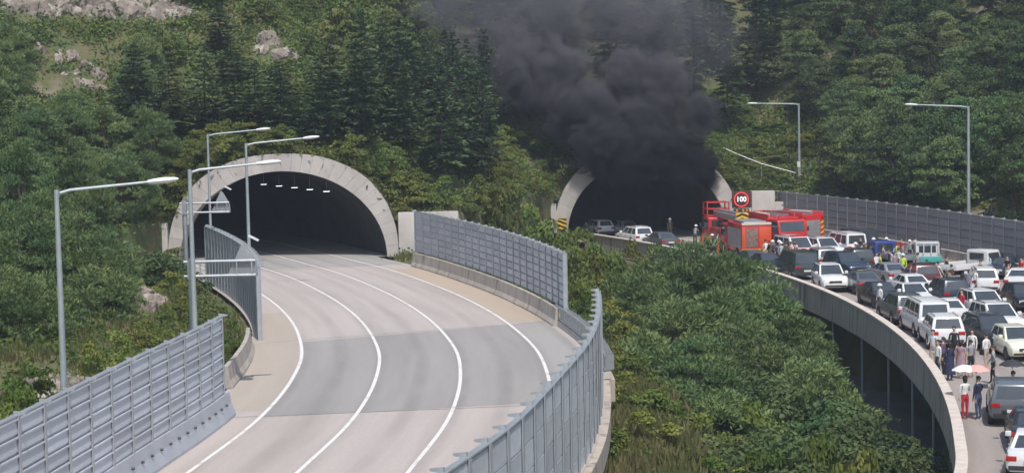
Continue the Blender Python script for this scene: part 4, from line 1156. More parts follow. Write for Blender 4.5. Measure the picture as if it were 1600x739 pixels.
def car_parts(kind):
    """list of (name, mesh, location, colour slot, sub-parts)"""
    P = []
    if kind == 'sedan':
        hw = .9; secs = [(-2.33, .42, .80, .74), (-2.27, .30, .97, .84), (-1.9, .24, 1.03, .9), (-1.0, .22, 1.0, .91), (.9, .22, .97, .91), (1.7, .24, .88, .9), (2.2, .28, .76, .84), (2.33, .36, .62, .74)]
        cab = dict(rb=-1.78, rt=-1.0, ft=.02, fb=.98, z0=1.0, z1=1.45, wb=.80, wt=.60); L_ = 2.33; wk = 'car'; wy = (-1.42, 1.4)
    elif kind == 'hatch':
        hw = .88; secs = [(-2.0, .40, .85, .76), (-1.95, .30, 1.0, .84), (-1.5, .24, 1.04, .88), (.8, .22, 1.0, .89), (1.5, .24, .93, .87), (1.9, .28, .8, .82), (2.02, .36, .66, .74)]
        cab = dict(rb=-1.96, rt=-1.62, ft=.05, fb=.9, z0=1.0, z1=1.52, wb=.79, wt=.62); L_ = 2.0; wk = 'car'; wy = (-1.2, 1.22)
    elif kind == 'suv':
        hw = .94; secs = [(-2.3, .46, .95, .82), (-2.25, .36, 1.1, .90), (-1.8, .30, 1.13, .94), (.8, .28, 1.1, .945), (1.6, .30, 1.06, .93), (2.15, .34, .95, .88), (2.3, .42, .78, .78)]
        cab = dict(rb=-2.24, rt=-1.95, ft=.02, fb=.92, z0=1.1, z1=1.70, wb=.85, wt=.69); L_ = 2.3; wk = 'suv'; wy = (-1.35, 1.38)
    elif kind == 'van':
        hw = .97; secs = [(-2.55, .42, .95, .86), (-2.5, .32, 1.1, .94), (-2.0, .28, 1.14, .97), (1.2, .26, 1.12, .975), (1.9, .28, 1.05, .95), (2.45, .34, .86, .88), (2.56, .42, .72, .78)]
        cab = dict(rb=-2.49, rt=-2.33, ft=.75, fb=1.65, z0=1.12, z1=1.94, wb=.89, wt=.78); L_ = 2.55; wk = 'suv'; wy = (-1.55, 1.6)
    c = cab
    P.append(('body', loft(secs, 'body', PW), (0, 0, 0), 0, []))
    # cabin shell
    z0, z1 = c['z0'] - .04, c['z1']
    B = [(-c['wb'], c['rb'], z0), (c['wb'], c['rb'], z0), (c['wb'], c['fb'], z0), (-c['wb'], c['fb'], z0)]
    T = [(-c['wt'], c['rt'], z1 - .03), (c['wt'], c['rt'], z1 - .03), (c['wt'], c['ft'], z1), (-c['wt'], c['ft'], z1)]
    cm = MB().add(B + T, [(3, 2, 1, 0), (4, 5, 6, 7), (0, 1, 5, 4), (1, 2, 6, 5), (2, 3, 7, 6), (3, 0, 4, 7)]).mesh('cabin', PW, bevel=.05)
    P.append(('cabin', cm, (0, 0, 0), 0, []))
    P.append(('windscreen', quadpanel([B[3], B[2], T[2], T[3]], (0, 1, .3), 'windscreen', GLASS, (.07, .07, .06, .07)), (0, 0, 0), None, []))
    P.append(('rear_window', quadpanel([B[0], B[1], T[1], T[0]], (0, -1, .3), 'rear_window', GLASS, (.1, .1, .12, .12)), (0, 0, 0), None, []))
    for s in (0, 1):
        b0, b1, t0, t1 = (B[0], B[3], T[0], T[3]) if s == 0 else (B[1], B[2], T[1], T[2])
        n = 3 if kind in ('suv', 'van') else 2; ed = [.03, .3, .62, .95] if n == 3 else [.1, .5, .93]
        for i in range(n):
            u0, u1 = ed[i] + .015, ed[i + 1] - .015
            q = [lerp(b0, b1, u0), lerp(b0, b1, u1), lerp(t0, t1, u1), lerp(t0, t1, u0)]
            P.append(('side_window', quadpanel(q, (-1 if s == 0 else 1, 0, 0), 'side_window', GLASS, (.02, .02, .1, .12)), (0, 0, 0), None, []))
        sx = -1 if s == 0 else 1
        P.append(('mirror', MB().box(sx * (hw - .04), sx * (hw + .17), c['fb'] - .42, c['fb'] - .26, c['z0'] + .02, c['z0'] + .2).mesh('mirror', PW, bevel=.03), (0, 0, 0), 0, []))
        fy, fz = secs[-2][0], secs[-2][2]
        P.append(('headlight', MB().box(sx * .42, sx * .78, fy - .12, fy + .085, fz - .24, fz - .07).mesh('headlight', CLEARL, bevel=.02), (0, 0, 0), None, []))
        ry, rz = secs[1][0], secs[1][2]
        P.append(('tail_light', MB().box(sx * .5, sx * .86, ry - .07, ry + .1, rz - .3, rz - .12).mesh('tail_light', REDL, bevel=.02), (0, 0, 0), None, []))
        for i, u in enumerate((.28, .62)):
            yy = c['rb'] + (c['fb'] - c['rb']) * u
            P.append(('door_handle', MB().box(sx * (hw - .01), sx * (hw + .025), yy - .09, yy + .09, c['z0'] - .16, c['z0'] - .12).mesh('door_handle', CHROME), (0, 0, 0), None, []))
    fy, fz = secs[-1][0], secs[-1][2]
    P.append(('grille', MB().box(-.42, .42, fy - .1, fy + .02, fz - .12, fz + .03).mesh('grille', BLKP), (0, 0, 0), None, []))
    P.append(('bumper', MB().box(-.7, .7, fy - .12, fy + .045, secs[-1][1], secs[-1][1] + .1).mesh('bumper', BLKP, bevel=.02), (0, 0, 0), None, []))
    P.append(('number_plate', MB().box(-.26, .26, fy + .021, fy + .05, secs[-1][1] + .11, secs[-1][1] + .23).mesh('number_plate', PLATE), (0, 0, 0), None, []))
    P.append(('number_plate', MB().box(-.26, .26, secs[0][0] - .04, secs[0][0] - .012, .6, .72).mesh('number_plate', PLATE), (0, 0, 0), None, []))
    P.append(('rear_bumper', MB().box(-.78, .78, secs[0][0] - .03, secs[0][0] + .14, secs[0][1] - .06, secs[0][1] + .1).mesh('rear_bumper', BLKP, bevel=.02), (0, 0, 0), None, []))
    if kind in ('suv', 'van'):
        for s in (-1, 1): P.append(('roof_rail', MB().box(s * (c['wt'] - .1) - .02, s * (c['wt'] - .1) + .02, c['rt'] + .2, c['ft'] - .2, z1 - .01, z1 + .05).mesh('roof_rail', CHROME), (0, 0, 0), None, []))
    add_wheels(P, wk, hw, wy)
    return P
CARS = {k: car_parts(k) for k in ('sedan', 'hatch', 'suv', 'van')}
def assemble(name, parts, colour, loc, rz, label, cat, group, extra=()):
    t = empty(name, loc, rz, label, cat, group)
    for nm, me, lc, slot, subs in list(parts) + list(extra):
        o = link(nm, me, t); o.location = lc
        if slot == 0: setmat(o, colour)
        for sn, sm_ in subs: link(sn, sm_, o)
    return t
def road_head(x, y):
    """heading of the right road (rotation that turns +Y along the road away from the camera)"""
    s = RP.s[np.argmin((RP.p[:, 0] - x) ** 2 + (RP.p[:, 1] - y) ** 2)]
    return RP.head(s) - math.pi / 2
LENS = dict(sedan=2.33, hatch=2.0, suv=2.3, van=2.55)
FOOT = []
def car(kind, colour, px, py, face, label, jit=0.0, extra=(), name=None, cat=None, group='vehicles jammed on the right road'):
    """px,py: where its nearest bumper meets the road; face: 'R' rear to us, 'F' front to us"""
    p = G(px, py, ZR); h = road_head(p[0], p[1]) + jit
    d = np.array([-math.sin(h), math.cos(h)])
    c = p[:2] + d * LENS[kind]
    for fx, fy, lb in FOOT:
        if math.hypot(fx - c[0], fy - c[1]) < 2.2: print('CLOSE', label, '|', lb, round(math.hypot(fx - c[0], fy - c[1]), 2))
    FOOT.append((c[0], c[1], label))
    return assemble(name or {'sedan': 'sedan_car', 'hatch': 'hatchback_car', 'suv': 'suv_car', 'van': 'passenger_van'}[kind], CARS[kind], colour, (c[0], c[1], ZR + .006), h + (math.pi if face == 'F' else 0), label,
                    cat or {'sedan': 'car', 'hatch': 'car', 'suv': 'car', 'van': 'van'}[kind], group, extra)
car('hatch', PW, 948, 370, 'R', 'white car at the left side of the smoking tunnel mouth')
car('sedan', PS, 990, 371, 'R', 'silver car just outside the smoking tunnel mouth')
car('suv', PW, 1008, 386, 'R', 'white car by the parapet below the tunnel mouth')
car('sedan', PG, 1049, 391, 'R', 'grey car by the parapet beside the pine tops')
car('sedan', PDG, 1190, 424, 'R', 'dark green grey car behind the striped tail of the rescue truck')
car('sedan', PB, 1216, 431, 'F', 'black sedan squeezed along the start of the parapet coping')
car('van', PDG, 1262, 438, 'R', 'large dark van in front of the ambulance')
car('suv', PW, 1306, 458, 'F', 'white car facing us beside the concrete parapet', jit=-.12)
car('suv', PN, 1345, 436, 'F', 'dark navy car right of the large dark van', jit=.1)
car('suv', PW, 1308, 409, 'F', 'white pickup like car right of the ambulance')
car('van', PW, 1340, 404, 'R', 'white van with open rear by the fire crews')
car('sedan', PG, 1362, 462, 'R', 'grey sedan behind the white car at the parapet')
car('sedan', PS, 1408, 447, 'R', 'silver sedan in the middle of the jam', jit=.1)
car('suv', PM, 1450, 455, 'R', 'dark maroon car in the middle of the jam', jit=-.08)
car('suv', PN, 1497, 482, 'R', 'dark blue car with its tail to the white cars', jit=.05)
car('sedan', PW, 1441, 486, 'F', 'white sedan facing us left of the dark blue car')
car('sedan', PB, 1394, 484, 'F', 'black sedan next to the parapet bend', jit=.06)
car('van', PW, 1462, 529, 'R', 'white van standing above the group of bystanders', jit=.04)
car('suv', PW, 1561, 507, 'F', 'white car facing us, farther of the right pair', jit=.12)
car('suv', PW, 1584, 531, 'F', 'white car facing us, nearer of the right pair', jit=.15)
car('suv', PB, 1575, 553, 'F', 'black car facing us with a bright plate', jit=.2)
car('hatch', paint('taxi', (.74, .72, .58), 0), 1606, 566, 'F', 'pale yellow and white car at the right edge', jit=.1)
car('sedan', PW, 1588, 458, 'R', 'white sedan at the right edge by the noise wall', jit=-.5)
car('sedan', PN, 1560, 437, 'R', 'navy sedan standing skew by the noise wall', jit=-.6)
car('suv', PW, 1540, 462, 'R', 'white car behind the flatbed truck', jit=-.25)
car('suv', PG, 1583, 668, 'R', 'dark grey car below the umbrellas, tail lamps to us', jit=-.05)
car('sedan', PB, 1618, 712, 'R', 'black car cut by the right edge near the bottom')
car('sedan', PW, 1612, 752, 'R', 'white car at the bottom right corner', jit=-.1)
# every other stopped vehicle: the lanes are full from the tunnel to the right edge
SHORT = {}
def fill_lanes():
    rg = random.Random(12); cols = [('white', PW), ('black', PB), ('grey', PG), ('silver', PS), ('navy', PN), ('white', PW), ('dark grey', PDG), ('black', PB)]
    used = set(); n = 0
    for o in (2.4, 4.4, 6.6, 8.8, 11.0, 13.2, 15.2):
        for a in np.arange(RP.sY(100), RP.sY(152), .7):
            c = RP.at(a + rg.uniform(-.3, .3), o + rg.uniform(-.25, .25))
            if lat(WP, c[:1], c[1:])[0] > -1.7: continue
            px, py = PX((c[0], c[1], ZR + .7))
            if px > 1640 or px < 1190: continue
            if 1335 < px < 1420 and 380 < py < 415: continue
            if 1195 < px < 1330 and py < 404: continue
            if 1405 < px < 1500 and py < 436: continue
            h = road_head(c[0], c[1]); d = np.array([-math.sin(h), math.cos(h)]); ok = True
            for fx, fy, lb in FOOT:
                v_ = np.array([c[0] - fx, c[1] - fy]); al = abs(v_ @ d); ac = abs(v_[0] * d[1] - v_[1] * d[0])
                big = .9 if 'truck' in lb or 'engine' in lb else 0
                if 'across' in lb or 'skew' in lb: big = 1.4
                if al < 4.8 + big and ac < 1.98 + big * .6: ok = False; break
            if not ok: continue
            near = min((f for f in FOOT if 'next to' not in f[2]), key=lambda f: math.hypot(f[0] - c[0], f[1] - c[1]))
            v_ = np.array([near[0] - c[0], near[1] - c[1]])
            side = ('below' if v_ @ d > 2.4 else 'above' if v_ @ d < -2.4 else ('left of' if near[0] > c[0] else 'right of'))
            for _ in range(20):
                cn, cm_ = rg.choice(cols); kd = rg.choice(['sedan', 'suv', 'sedan', 'hatch', 'van', 'suv'])
                lab = '%s %s next to and %s the %s' % (cn, {'sedan': 'sedan', 'suv': 'tall car', 'hatch': 'small car', 'van': 'van'}[kd], side, near[2].split(' with')[0].split(', ')[0])
                lab = ' '.join(lab.split()[:16])
                if lab not in used: break
            used.add(lab); n += 1
            FOOT.append((c[0], c[1], lab))
            assemble({'sedan': 'sedan_car', 'hatch': 'hatchback_car', 'suv': 'suv_car', 'van': 'passenger_van'}[kd], CARS[kd], cm_, (c[0], c[1], ZR + .006), h + rg.uniform(-.07, .07) + (math.pi if rg.random() < .3 else 0), lab, 'van' if kd == 'van' else 'car', 'vehicles jammed on the right road')
    print('filled', n)
# ambulance: van with red trim, light bar and 119 lettering
p = G(1262, 411, ZR)
ltr = text_mesh('119', .5, PR, .014)
amb_x = []
amb = car('van', PW, 1262, 412, 'F', 'white ambulance with pink bonnet marked 119 facing us', name='ambulance', cat='ambulance', group='emergency vehicles')
MB().box(-.62, .62, .45, .75, 1.93, 2.07).build('light_bar', PR, amb, bevel=.03)
o = MB().add([(-.78, 1.72, 1.175), (.78, 1.72, 1.175), (.66, 2.42, .985), (-.66, 2.42, .985)], [(0, 1, 2, 3)]).build('bonnet_panel', PPK, amb)
setmat(o, mat('pink_reflective', (.72, .42, .42), (.66, .36, .37), scale=3, rough=.4))
o = link('lettering', ltr, amb); o.location = (0, 2.06, 1.105); o.rotation_euler = (-.265, 0, math.pi); o.data.materials[0] = mat('lettering_dark_red', (.2, .01, .02), rough=.5)
for s in (-1, 1): MB().box(s * .972, s * .985, -2.4, 2.0, .78, .98).build('red_stripe', PR, amb)

# ------------------------------------------------------------------ trucks
def boxp(name, m, *b, bevel=.03): return (name, MB().box(*b).mesh(name, m, bevel=bevel), (0, 0, 0), None, [])
def cab_over(P, hw, y0, y1, z0, z1, m, glass=True, bandm=None):
    prof = [(y0, z0), (y1, z0), (y1 + .04, z0 + .55 * (z1 - z0)), (y1 - .22, z1 - .06), (y1 - .3, z1), (y0 + .04, z1), (y0, z1 - .05)]
    P.append(('cab', MB().prism(prof, 'x', -hw, hw).mesh('cab', m, bevel=.05), (0, 0, 0), None, []))
    zm = z0 + .55 * (z1 - z0)
    P.append(('windscreen', quadpanel([(-hw + .1, y1 + .04, zm), (hw - .1, y1 + .04, zm), (hw - .14, y1 - .22, z1 - .06), (-hw + .14, y1 - .22, z1 - .06)], (0, 1, 0), 'windscreen', GLASS, (.03, .03, .05, .1), .02), (0, 0, 0), None, []))
    for s in (-1, 1):
        P.append(('side_window', quadpanel([(s * hw, y0 + .25, zm), (s * hw, y1 - .1, zm), (s * hw, y1 - .3, z1 - .18), (s * hw, y0 + .25, z1 - .18)], (s, 0, 0), 'side_window', GLASS, (0, 0, 0, 0), .02), (0, 0, 0), None, []))
        P.append(boxp('headlight', CLEARL, min(s * (hw - .5), s * (hw - .12)), max(s * (hw - .5), s * (hw - .12)), y1 - .05, y1 + .05, z0 + .12, z0 + .32, bevel=.01))
        P.append(boxp('mirror', BLKP, min(s * (hw + .06), s * (hw + .2)), max(s * (hw + .06), s * (hw + .2)), y1 - .05, y1 + .02, zm + .05, zm + .42, bevel=.01))
    P.append(('rear_window', quadpanel([(-hw + .25, y0, zm), (hw - .25, y0, zm), (hw - .25, y0, z1 - .2), (-hw + .25, y0, z1 - .2)], (0, -1, 0), 'rear_window', GLASS, (0, 0, 0, 0), .015), (0, 0, 0), None, []))
def shutters(P, hw, y0, y1, z0, z1, n):
    sh = mat('roller_shutter', (.5, .51, .53), (.42, .43, .45), scale=3, rough=.35, metal=.6)
    w = (y1 - y0) / n
    for s in (-1, 1):
        for i in range(n):
            mb = MB(); k = 7
            for j in range(k):
                za = z0 + (z1 - z0) * j / k
                mb.box(min(s * hw, s * (hw + .025)), max(s * hw, s * (hw + .025)), y0 + i * w + .06, y0 + (i + 1) * w - .06, za, za + (z1 - z0) / k - .02)
            P.append(('roller_shutter', mb.mesh('roller_shutter', sh), (0, 0, 0), None, []))
def ladder(P, y0, y1, z, x0, m, rungs=14, w=.42):
    mb = MB().box(x0, x0 + .07, y0, y1, z, z + .14).box(x0 + w, x0 + w + .07, y0, y1, z, z + .14)
    for i in range(rungs):
        y = y0 + (y1 - y0) * (i + .5) / rungs; mb.box(x0 + .05, x0 + w + .02, y - .025, y + .025, z + .04, z + .09)
    P.append(('ladder', mb.mesh('ladder', m), (0, 0, 0), None, []))
SILV = mat('brushed_aluminium', (.55, .56, .58), (.46, .47, .49), scale=3, rough=.35, metal=.6)
def pumper(main, top, chev=True):
    P = []; hw = 1.22
    P.append(boxp('chassis', BLKP, -.95, .95, -3.6, 3.5, .5, .8))
    cab_over(P, hw, 1.35, 3.6, .62, 2.75, main)
    P.append(boxp('body', main, -hw, hw, -3.7, 1.25, .7, 2.85, bevel=.04))
    shutters(P, hw, -3.5, 1.1, 1.05, 2.45, 3)
    P.append(boxp('white_band', PW, -hw - .012, hw + .012, -3.71, 1.2, .82, 1.0, bevel=.005))
    P.append(boxp('rear_shutter', SILV, -.75, .75, -3.74, -3.68, 1.0, 2.4, bevel=.01))
    for s in (-1, 1):
        for i in range(4):
            P.append(('rear_stripe', MB().prism([(s * 1.0 - .17, .78 + i * .42), (s * 1.0 + .17, .92 + i * .42), (s * 1.0 + .17, 1.1 + i * .42), (s * 1.0 - .17, .96 + i * .42)], 'y', -3.715, -3.705).mesh('rear_stripe', YEL), (0, 0, 0), None, []))
        P.append(boxp('tail_light', REDL, s * 1.0 - .1, s * 1.0 + .1, -3.74, -3.69, 2.5, 2.66, bevel=.01))
    P.append(boxp('roof_rail', top, -hw + .03, -hw + .12, -3.6, 1.2, 2.85, 3.12, bevel=.01)); P.append(boxp('roof_rail', top, hw - .12, hw - .03, -3.6, 1.2, 2.85, 3.12, bevel=.01))
    ladder(P, -3.3, .9, 2.92, -.1, SILV); ladder(P, -3.4, .6, 2.9, -.85, SILV, 12)
    P.append(boxp('hose_box', mat('hose_canvas', (.55, .5, .42), (.45, .4, .33), scale=5, rough=.9), .45, .95, -2.6, -.2, 2.86, 3.1))
    P.append(('light_bar', MB().box(-.85, .85, 2.5, 2.8, 2.76, 2.96).mesh('light_bar', PR, bevel=.03), (0, 0, 0), None, []))
    add_wheels(P, 'big', hw, (-2.1, 2.5))
    return P
def aerial(main):
    """ladder platform truck with raised boom cradle and chevron board at the rear"""
    P = []; hw = 1.22
    P.append(boxp('chassis', BLKP, -.95, .95, -4.2, 3.9, .5, .85))
    cab_over(P, hw, 1.9, 4.0, .62, 2.7, main)
    P.append(boxp('deck', mat('deck_grey', (.3, .31, .32), (.24, .25, .26), scale=3, rough=.6), -hw, hw, -4.2, 1.8, .9, 1.25))
    P.append(boxp('locker', main, -hw, hw, -3.9, -1.9, 1.25, 2.15)); P.append(boxp('locker', main, -hw, -.35, -1.85, 1.6, 1.25, 1.95)); P.append(boxp('locker', PW, .45, hw, -1.85, 1.6, 1.25, 1.95))
    P.append(('turntable', MB().tube([(0, -2.6, 2.16), (0, -2.6, 2.62)], [.72, .6], 18).mesh('turntable', mat('turret_grey', (.2, .21, .22), (.16, .17, .18), scale=3, rough=.5), smooth=40), (0, 0, 0), None, []))
    P.append(boxp('boom', mat('boom_grey', (.38, .36, .34), (.3, .29, .27), scale=2, rough=.5), -.42, .42, -3.7, 3.2, 2.72, 3.22))
    ladder(P, -3.6, 4.1, 3.24, -.3, SILV, 22)
    mb = MB()
    for x in (-.95, .95):
        for y in (3.2, 4.4): mb.box(x - .05, x + .05, y - .05, y + .05, 2.8, 3.9)
    for z in (3.3, 3.85): mb.box(-1, 1, 3.15, 3.25, z, z + .08).box(-1, 1, 4.35, 4.45, z, z + .08).box(-1, -.9, 3.2, 4.4, z, z + .08).box(.9, 1, 3.2, 4.4, z, z + .08)
    P.append(('basket', mb.box(-1, 1, 3.15, 4.45, 2.74, 2.82).mesh('basket', main), (0, 0, 0), None, []))
    mb = MB()
    for s in (-1, 1):
        for y in (-3.4, 1.4):
            mb.box(min(s * 1.2, s * 2.0), max(s * 1.2, s * 2.0), y - .12, y + .12, .95, 1.15).box(min(s * 1.86, s * 2.06), max(s * 1.86, s * 2.06), y - .12, y + .12, 0.02, 1.25)
    P.append(('outrigger', mb.mesh('outrigger', PO), (0, 0, 0), None, []))
    for i in range(3):
        P.append(boxp('shutter', SILV, -1.0 + i * .68, -.4 + i * .68, -3.93, -3.89, 1.3, 2.05, bevel=.005))
    add_wheels(P, 'big', hw, (-2.6, -1.4, 2.7))
    return P
def rescue(main):
    P = []; hw = 1.2
    P.append(boxp('chassis', BLKP, -.95, .95, -3.2, 3.2, .5, .8))
    cab_over(P, hw, 1.2, 3.3, .62, 2.7, main)
    P.append(boxp('body', main, -hw, hw, -3.3, 1.1, .75, 2.9, bevel=.04))
    shutters(P, hw, -3.1, 1.0, 1.05, 2.55, 3)
    P.append(boxp('tail_recess', mat('equipment_dark', (.12, .07, .06), (.3, .2, .16), scale=7, rough=.8), -.85, .1, -3.33, -3.28, 1.1, 2.6, bevel=.01))
    P.append(boxp('tail_door', PO, .2, 1.15, -3.36, -3.29, 1.05, 2.7, bevel=.02)); P.append(boxp('tail_door', PO, -1.18, -.9, -3.36, -3.29, 1.05, 2.7, bevel=.02))
    P.append(boxp('hazard_panel', YEL, -1.2, 1.2, -3.37, -3.28, .62, 1.0, bevel=.01))
    for i in range(6):
        x = -1.1 + i * .4
        P.append(('hazard_stripe', MB().prism([(x, .63), (x + .16, .63), (x + .4, .99), (x + .24, .99)], 'y', -3.385, -3.372).mesh('hazard_stripe', DKP), (0, 0, 0), None, []))
    P.append(boxp('roof_gear', SILV, -.9, .9, -2.9, .6, 2.92, 3.12)); P.append(boxp('roof_rail', mat('cream_paint', (.7, .62, .5), rough=.5), -1.2, 1.2, -3.35, -3.2, 2.86, 3.05))
    P.append(boxp('light_bar', PR, -.8, .8, 2.2, 2.5, 2.7, 2.9)); add_wheels(P, 'big', hw, (-1.9, 2.2))
    return P
def flatbed(cabm, bedm, cage=False, crew=False):
    P = []; hw = .86
    P.append(boxp('chassis', BLKP, -.5, .5, -2.5, 2.3, .42, .62))
    cab_over(P, hw, .75 if not crew else .1, 2.35, .42, 1.95, cabm)
    y1 = .65 if not crew else 0.0
    P.append(boxp('bed_floor', mat('bed_wood', (.24, .2, .16), (.18, .15, .12), scale=4, rough=.9), -hw, hw, -2.6, y1, .78, .86))
    for s in (-1, 1): P.append(boxp('bed_side', bedm, min(s * hw, s * (hw + .04)), max(s * hw, s * (hw + .04)), -2.6, y1, .80, 1.2, bevel=.01))
    P.append(boxp('tailgate', bedm, -hw, hw, -2.65, -2.61, .80, 1.2, bevel=.01))
    for s in (-1, 1): P.append(boxp('tail_light', REDL, s * .66 - .12, s * .66 + .12, -2.64, -2.58, .62, .74, bevel=.01))
    if cage:
        mb = MB()
        for x in (-.8, -.27, .27, .8): mb.box(x - .035, x + .035, y1 - .02, y1 + .05, 1.2, 2.02)
        mb.box(-.84, .84, y1 - .02, y1 + .05, 1.98, 2.06)
        P.append(('headboard', mb.mesh('headboard', cabm), (0, 0, 0), None, []))
    add_wheels(P, 'truck', hw, (-1.5, 1.55))
    return P
def truck(name, parts, px, py, half, label, jit=0.0, face='R', group='emergency vehicles', cat='fire truck'):
    p = G(px, py, ZR); h = road_head(p[0], p[1]) + jit; c = p[:2] + np.array([-math.sin(h), math.cos(h)]) * half
    for fx, fy, lb in FOOT:
        if math.hypot(fx - c[0], fy - c[1]) < 2.6: print('CLOSE', label, '|', lb, round(math.hypot(fx - c[0], fy - c[1]), 2))
    FOOT.append((c[0], c[1], label))
    return assemble(name, parts, None, (c[0], c[1], ZR + .006), h + (math.pi if face == 'F' else 0), label, cat, group)
ae = truck('aerial_fire_truck', aerial(PR), 1163, 399, 4.2, 'red aerial ladder fire truck with grey boom at the tunnel mouth', jit=-.12)
cb = hazard('x', None, None, .95, .72, parent=None) if False else None
hb = empty('hold') if False else None
def chevron(parent, y, z, w, h):
    MB().box(-w / 2, w / 2, y - .03, y, z, z + h).build('chevron_board', YEL, parent)
    for k in range(2):
        zz = z + .06 * h + k * .46 * h
        for s in (-1, 1):
            MB().prism([(0, zz + .26 * h), (s * w * .48, zz), (s * w * .48, zz + .2 * h), (0, zz + .46 * h)], 'y', y - .05, y - .035).build('chevron_stripe', DKP, parent)
chevron(ae, -3.72, 2.62, 1.05, .8)
truck('rescue_truck', rescue(PR), 1183, 409, 3.35, 'red rescue truck with orange doors and yellow and black striped tail', jit=-.12)
truck('fire_engine', pumper(PR, PPK), 1240, 397, 3.75, 'red fire engine facing us right of the rescue truck', jit=-.05, face='F')
truck('fire_engine', pumper(PR, PPK), 1272, 389, 3.75, 'red fire engine with pink roof rails against the noise wall', jit=.3)
truck('small_truck', flatbed(PW, PT, True, True), 1452, 427, 2.6, 'white small truck with teal bed parked by the noise wall', jit=-.35, group='vehicles jammed on the right road', cat='truck')
truck('flatbed_truck', flatbed(PW, PW), 1478, 440, 2.6, 'long white flatbed truck lying across behind the teal truck', jit=-1.05, group='vehicles jammed on the right road', cat='truck')
truck('small_truck', flatbed(PBL, PS), 1418, 424, 2.6, 'small truck with a blue cab left of the teal bed truck', jit=.1, group='vehicles jammed on the right road', cat='truck')
fill_lanes()
# coloured equipment carts with the crews
for i, (px, py, c1, lb) in enumerate([(1382, 407, AMBER, 'low amber equipment cart beside the fire crews'), (1392, 399, PR, 'red equipment cart at the foot of the noise wall')]):
    p = G(px, py, ZR); t = empty('equipment_cart', (p[0], p[1], ZR), .3, lb, 'cart')
    MB().box(-.6, .6, -.35, .35, .4, .5).build('tray', SILV, t); MB().box(-.5, .5, -.3, .3, .5, 1.0).build('crate', c1, t, bevel=.02); MB().box(-.5, .5, -.305, -.302, .66, .76).build('band', PW, t)
    MB().tube([(-.6, 0, .45), (-.9, 0, 1.0)], .025, 6).build('handle', BLKP, t)
    for x in (-.45, .45):
        for y in (-.32, .32): MB().tube([(x, y - .03, .18), (x, y + .03, .18)], .17, 12).build('wheel', BLACK, t)

# ------------------------------------------------------------------ people
SKIN = mat('skin', (.52, .34, .26), (.47, .3, .22), scale=8, rough=.6)
HAIR = mat('black_hair', (.018, .014, .012), (.03, .025, .02), scale=20, rough=.5)
def cloth(n, c): return mat('cloth_' + n, c, tuple(x * .8 for x in c), scale=6, rough=.9, bump=.1)
CW = cloth('white', (.72, .71, .69)); CK = cloth('black', (.02, .02, .024)); CN = cloth('navy', (.025, .03, .075)); CM = cloth('mauve', (.36, .23, .27)); CG = cloth('grey', (.27, .28, .3)); CL = cloth('light_blue', (.5, .57, .62))
CR = cloth('red', (.5, .03, .05)); CB = cloth('beige', (.45, .38, .3)); CJ = cloth('denim', (.06, .09, .17)); CFF = cloth('fire_suit', (.09, .075, .06)); CHV = cloth('hi_vis', (.55, .72, .1)); CPU = cloth('purple', (.14, .1, .17)); CPK = cloth('pink', (.78, .42, .40))
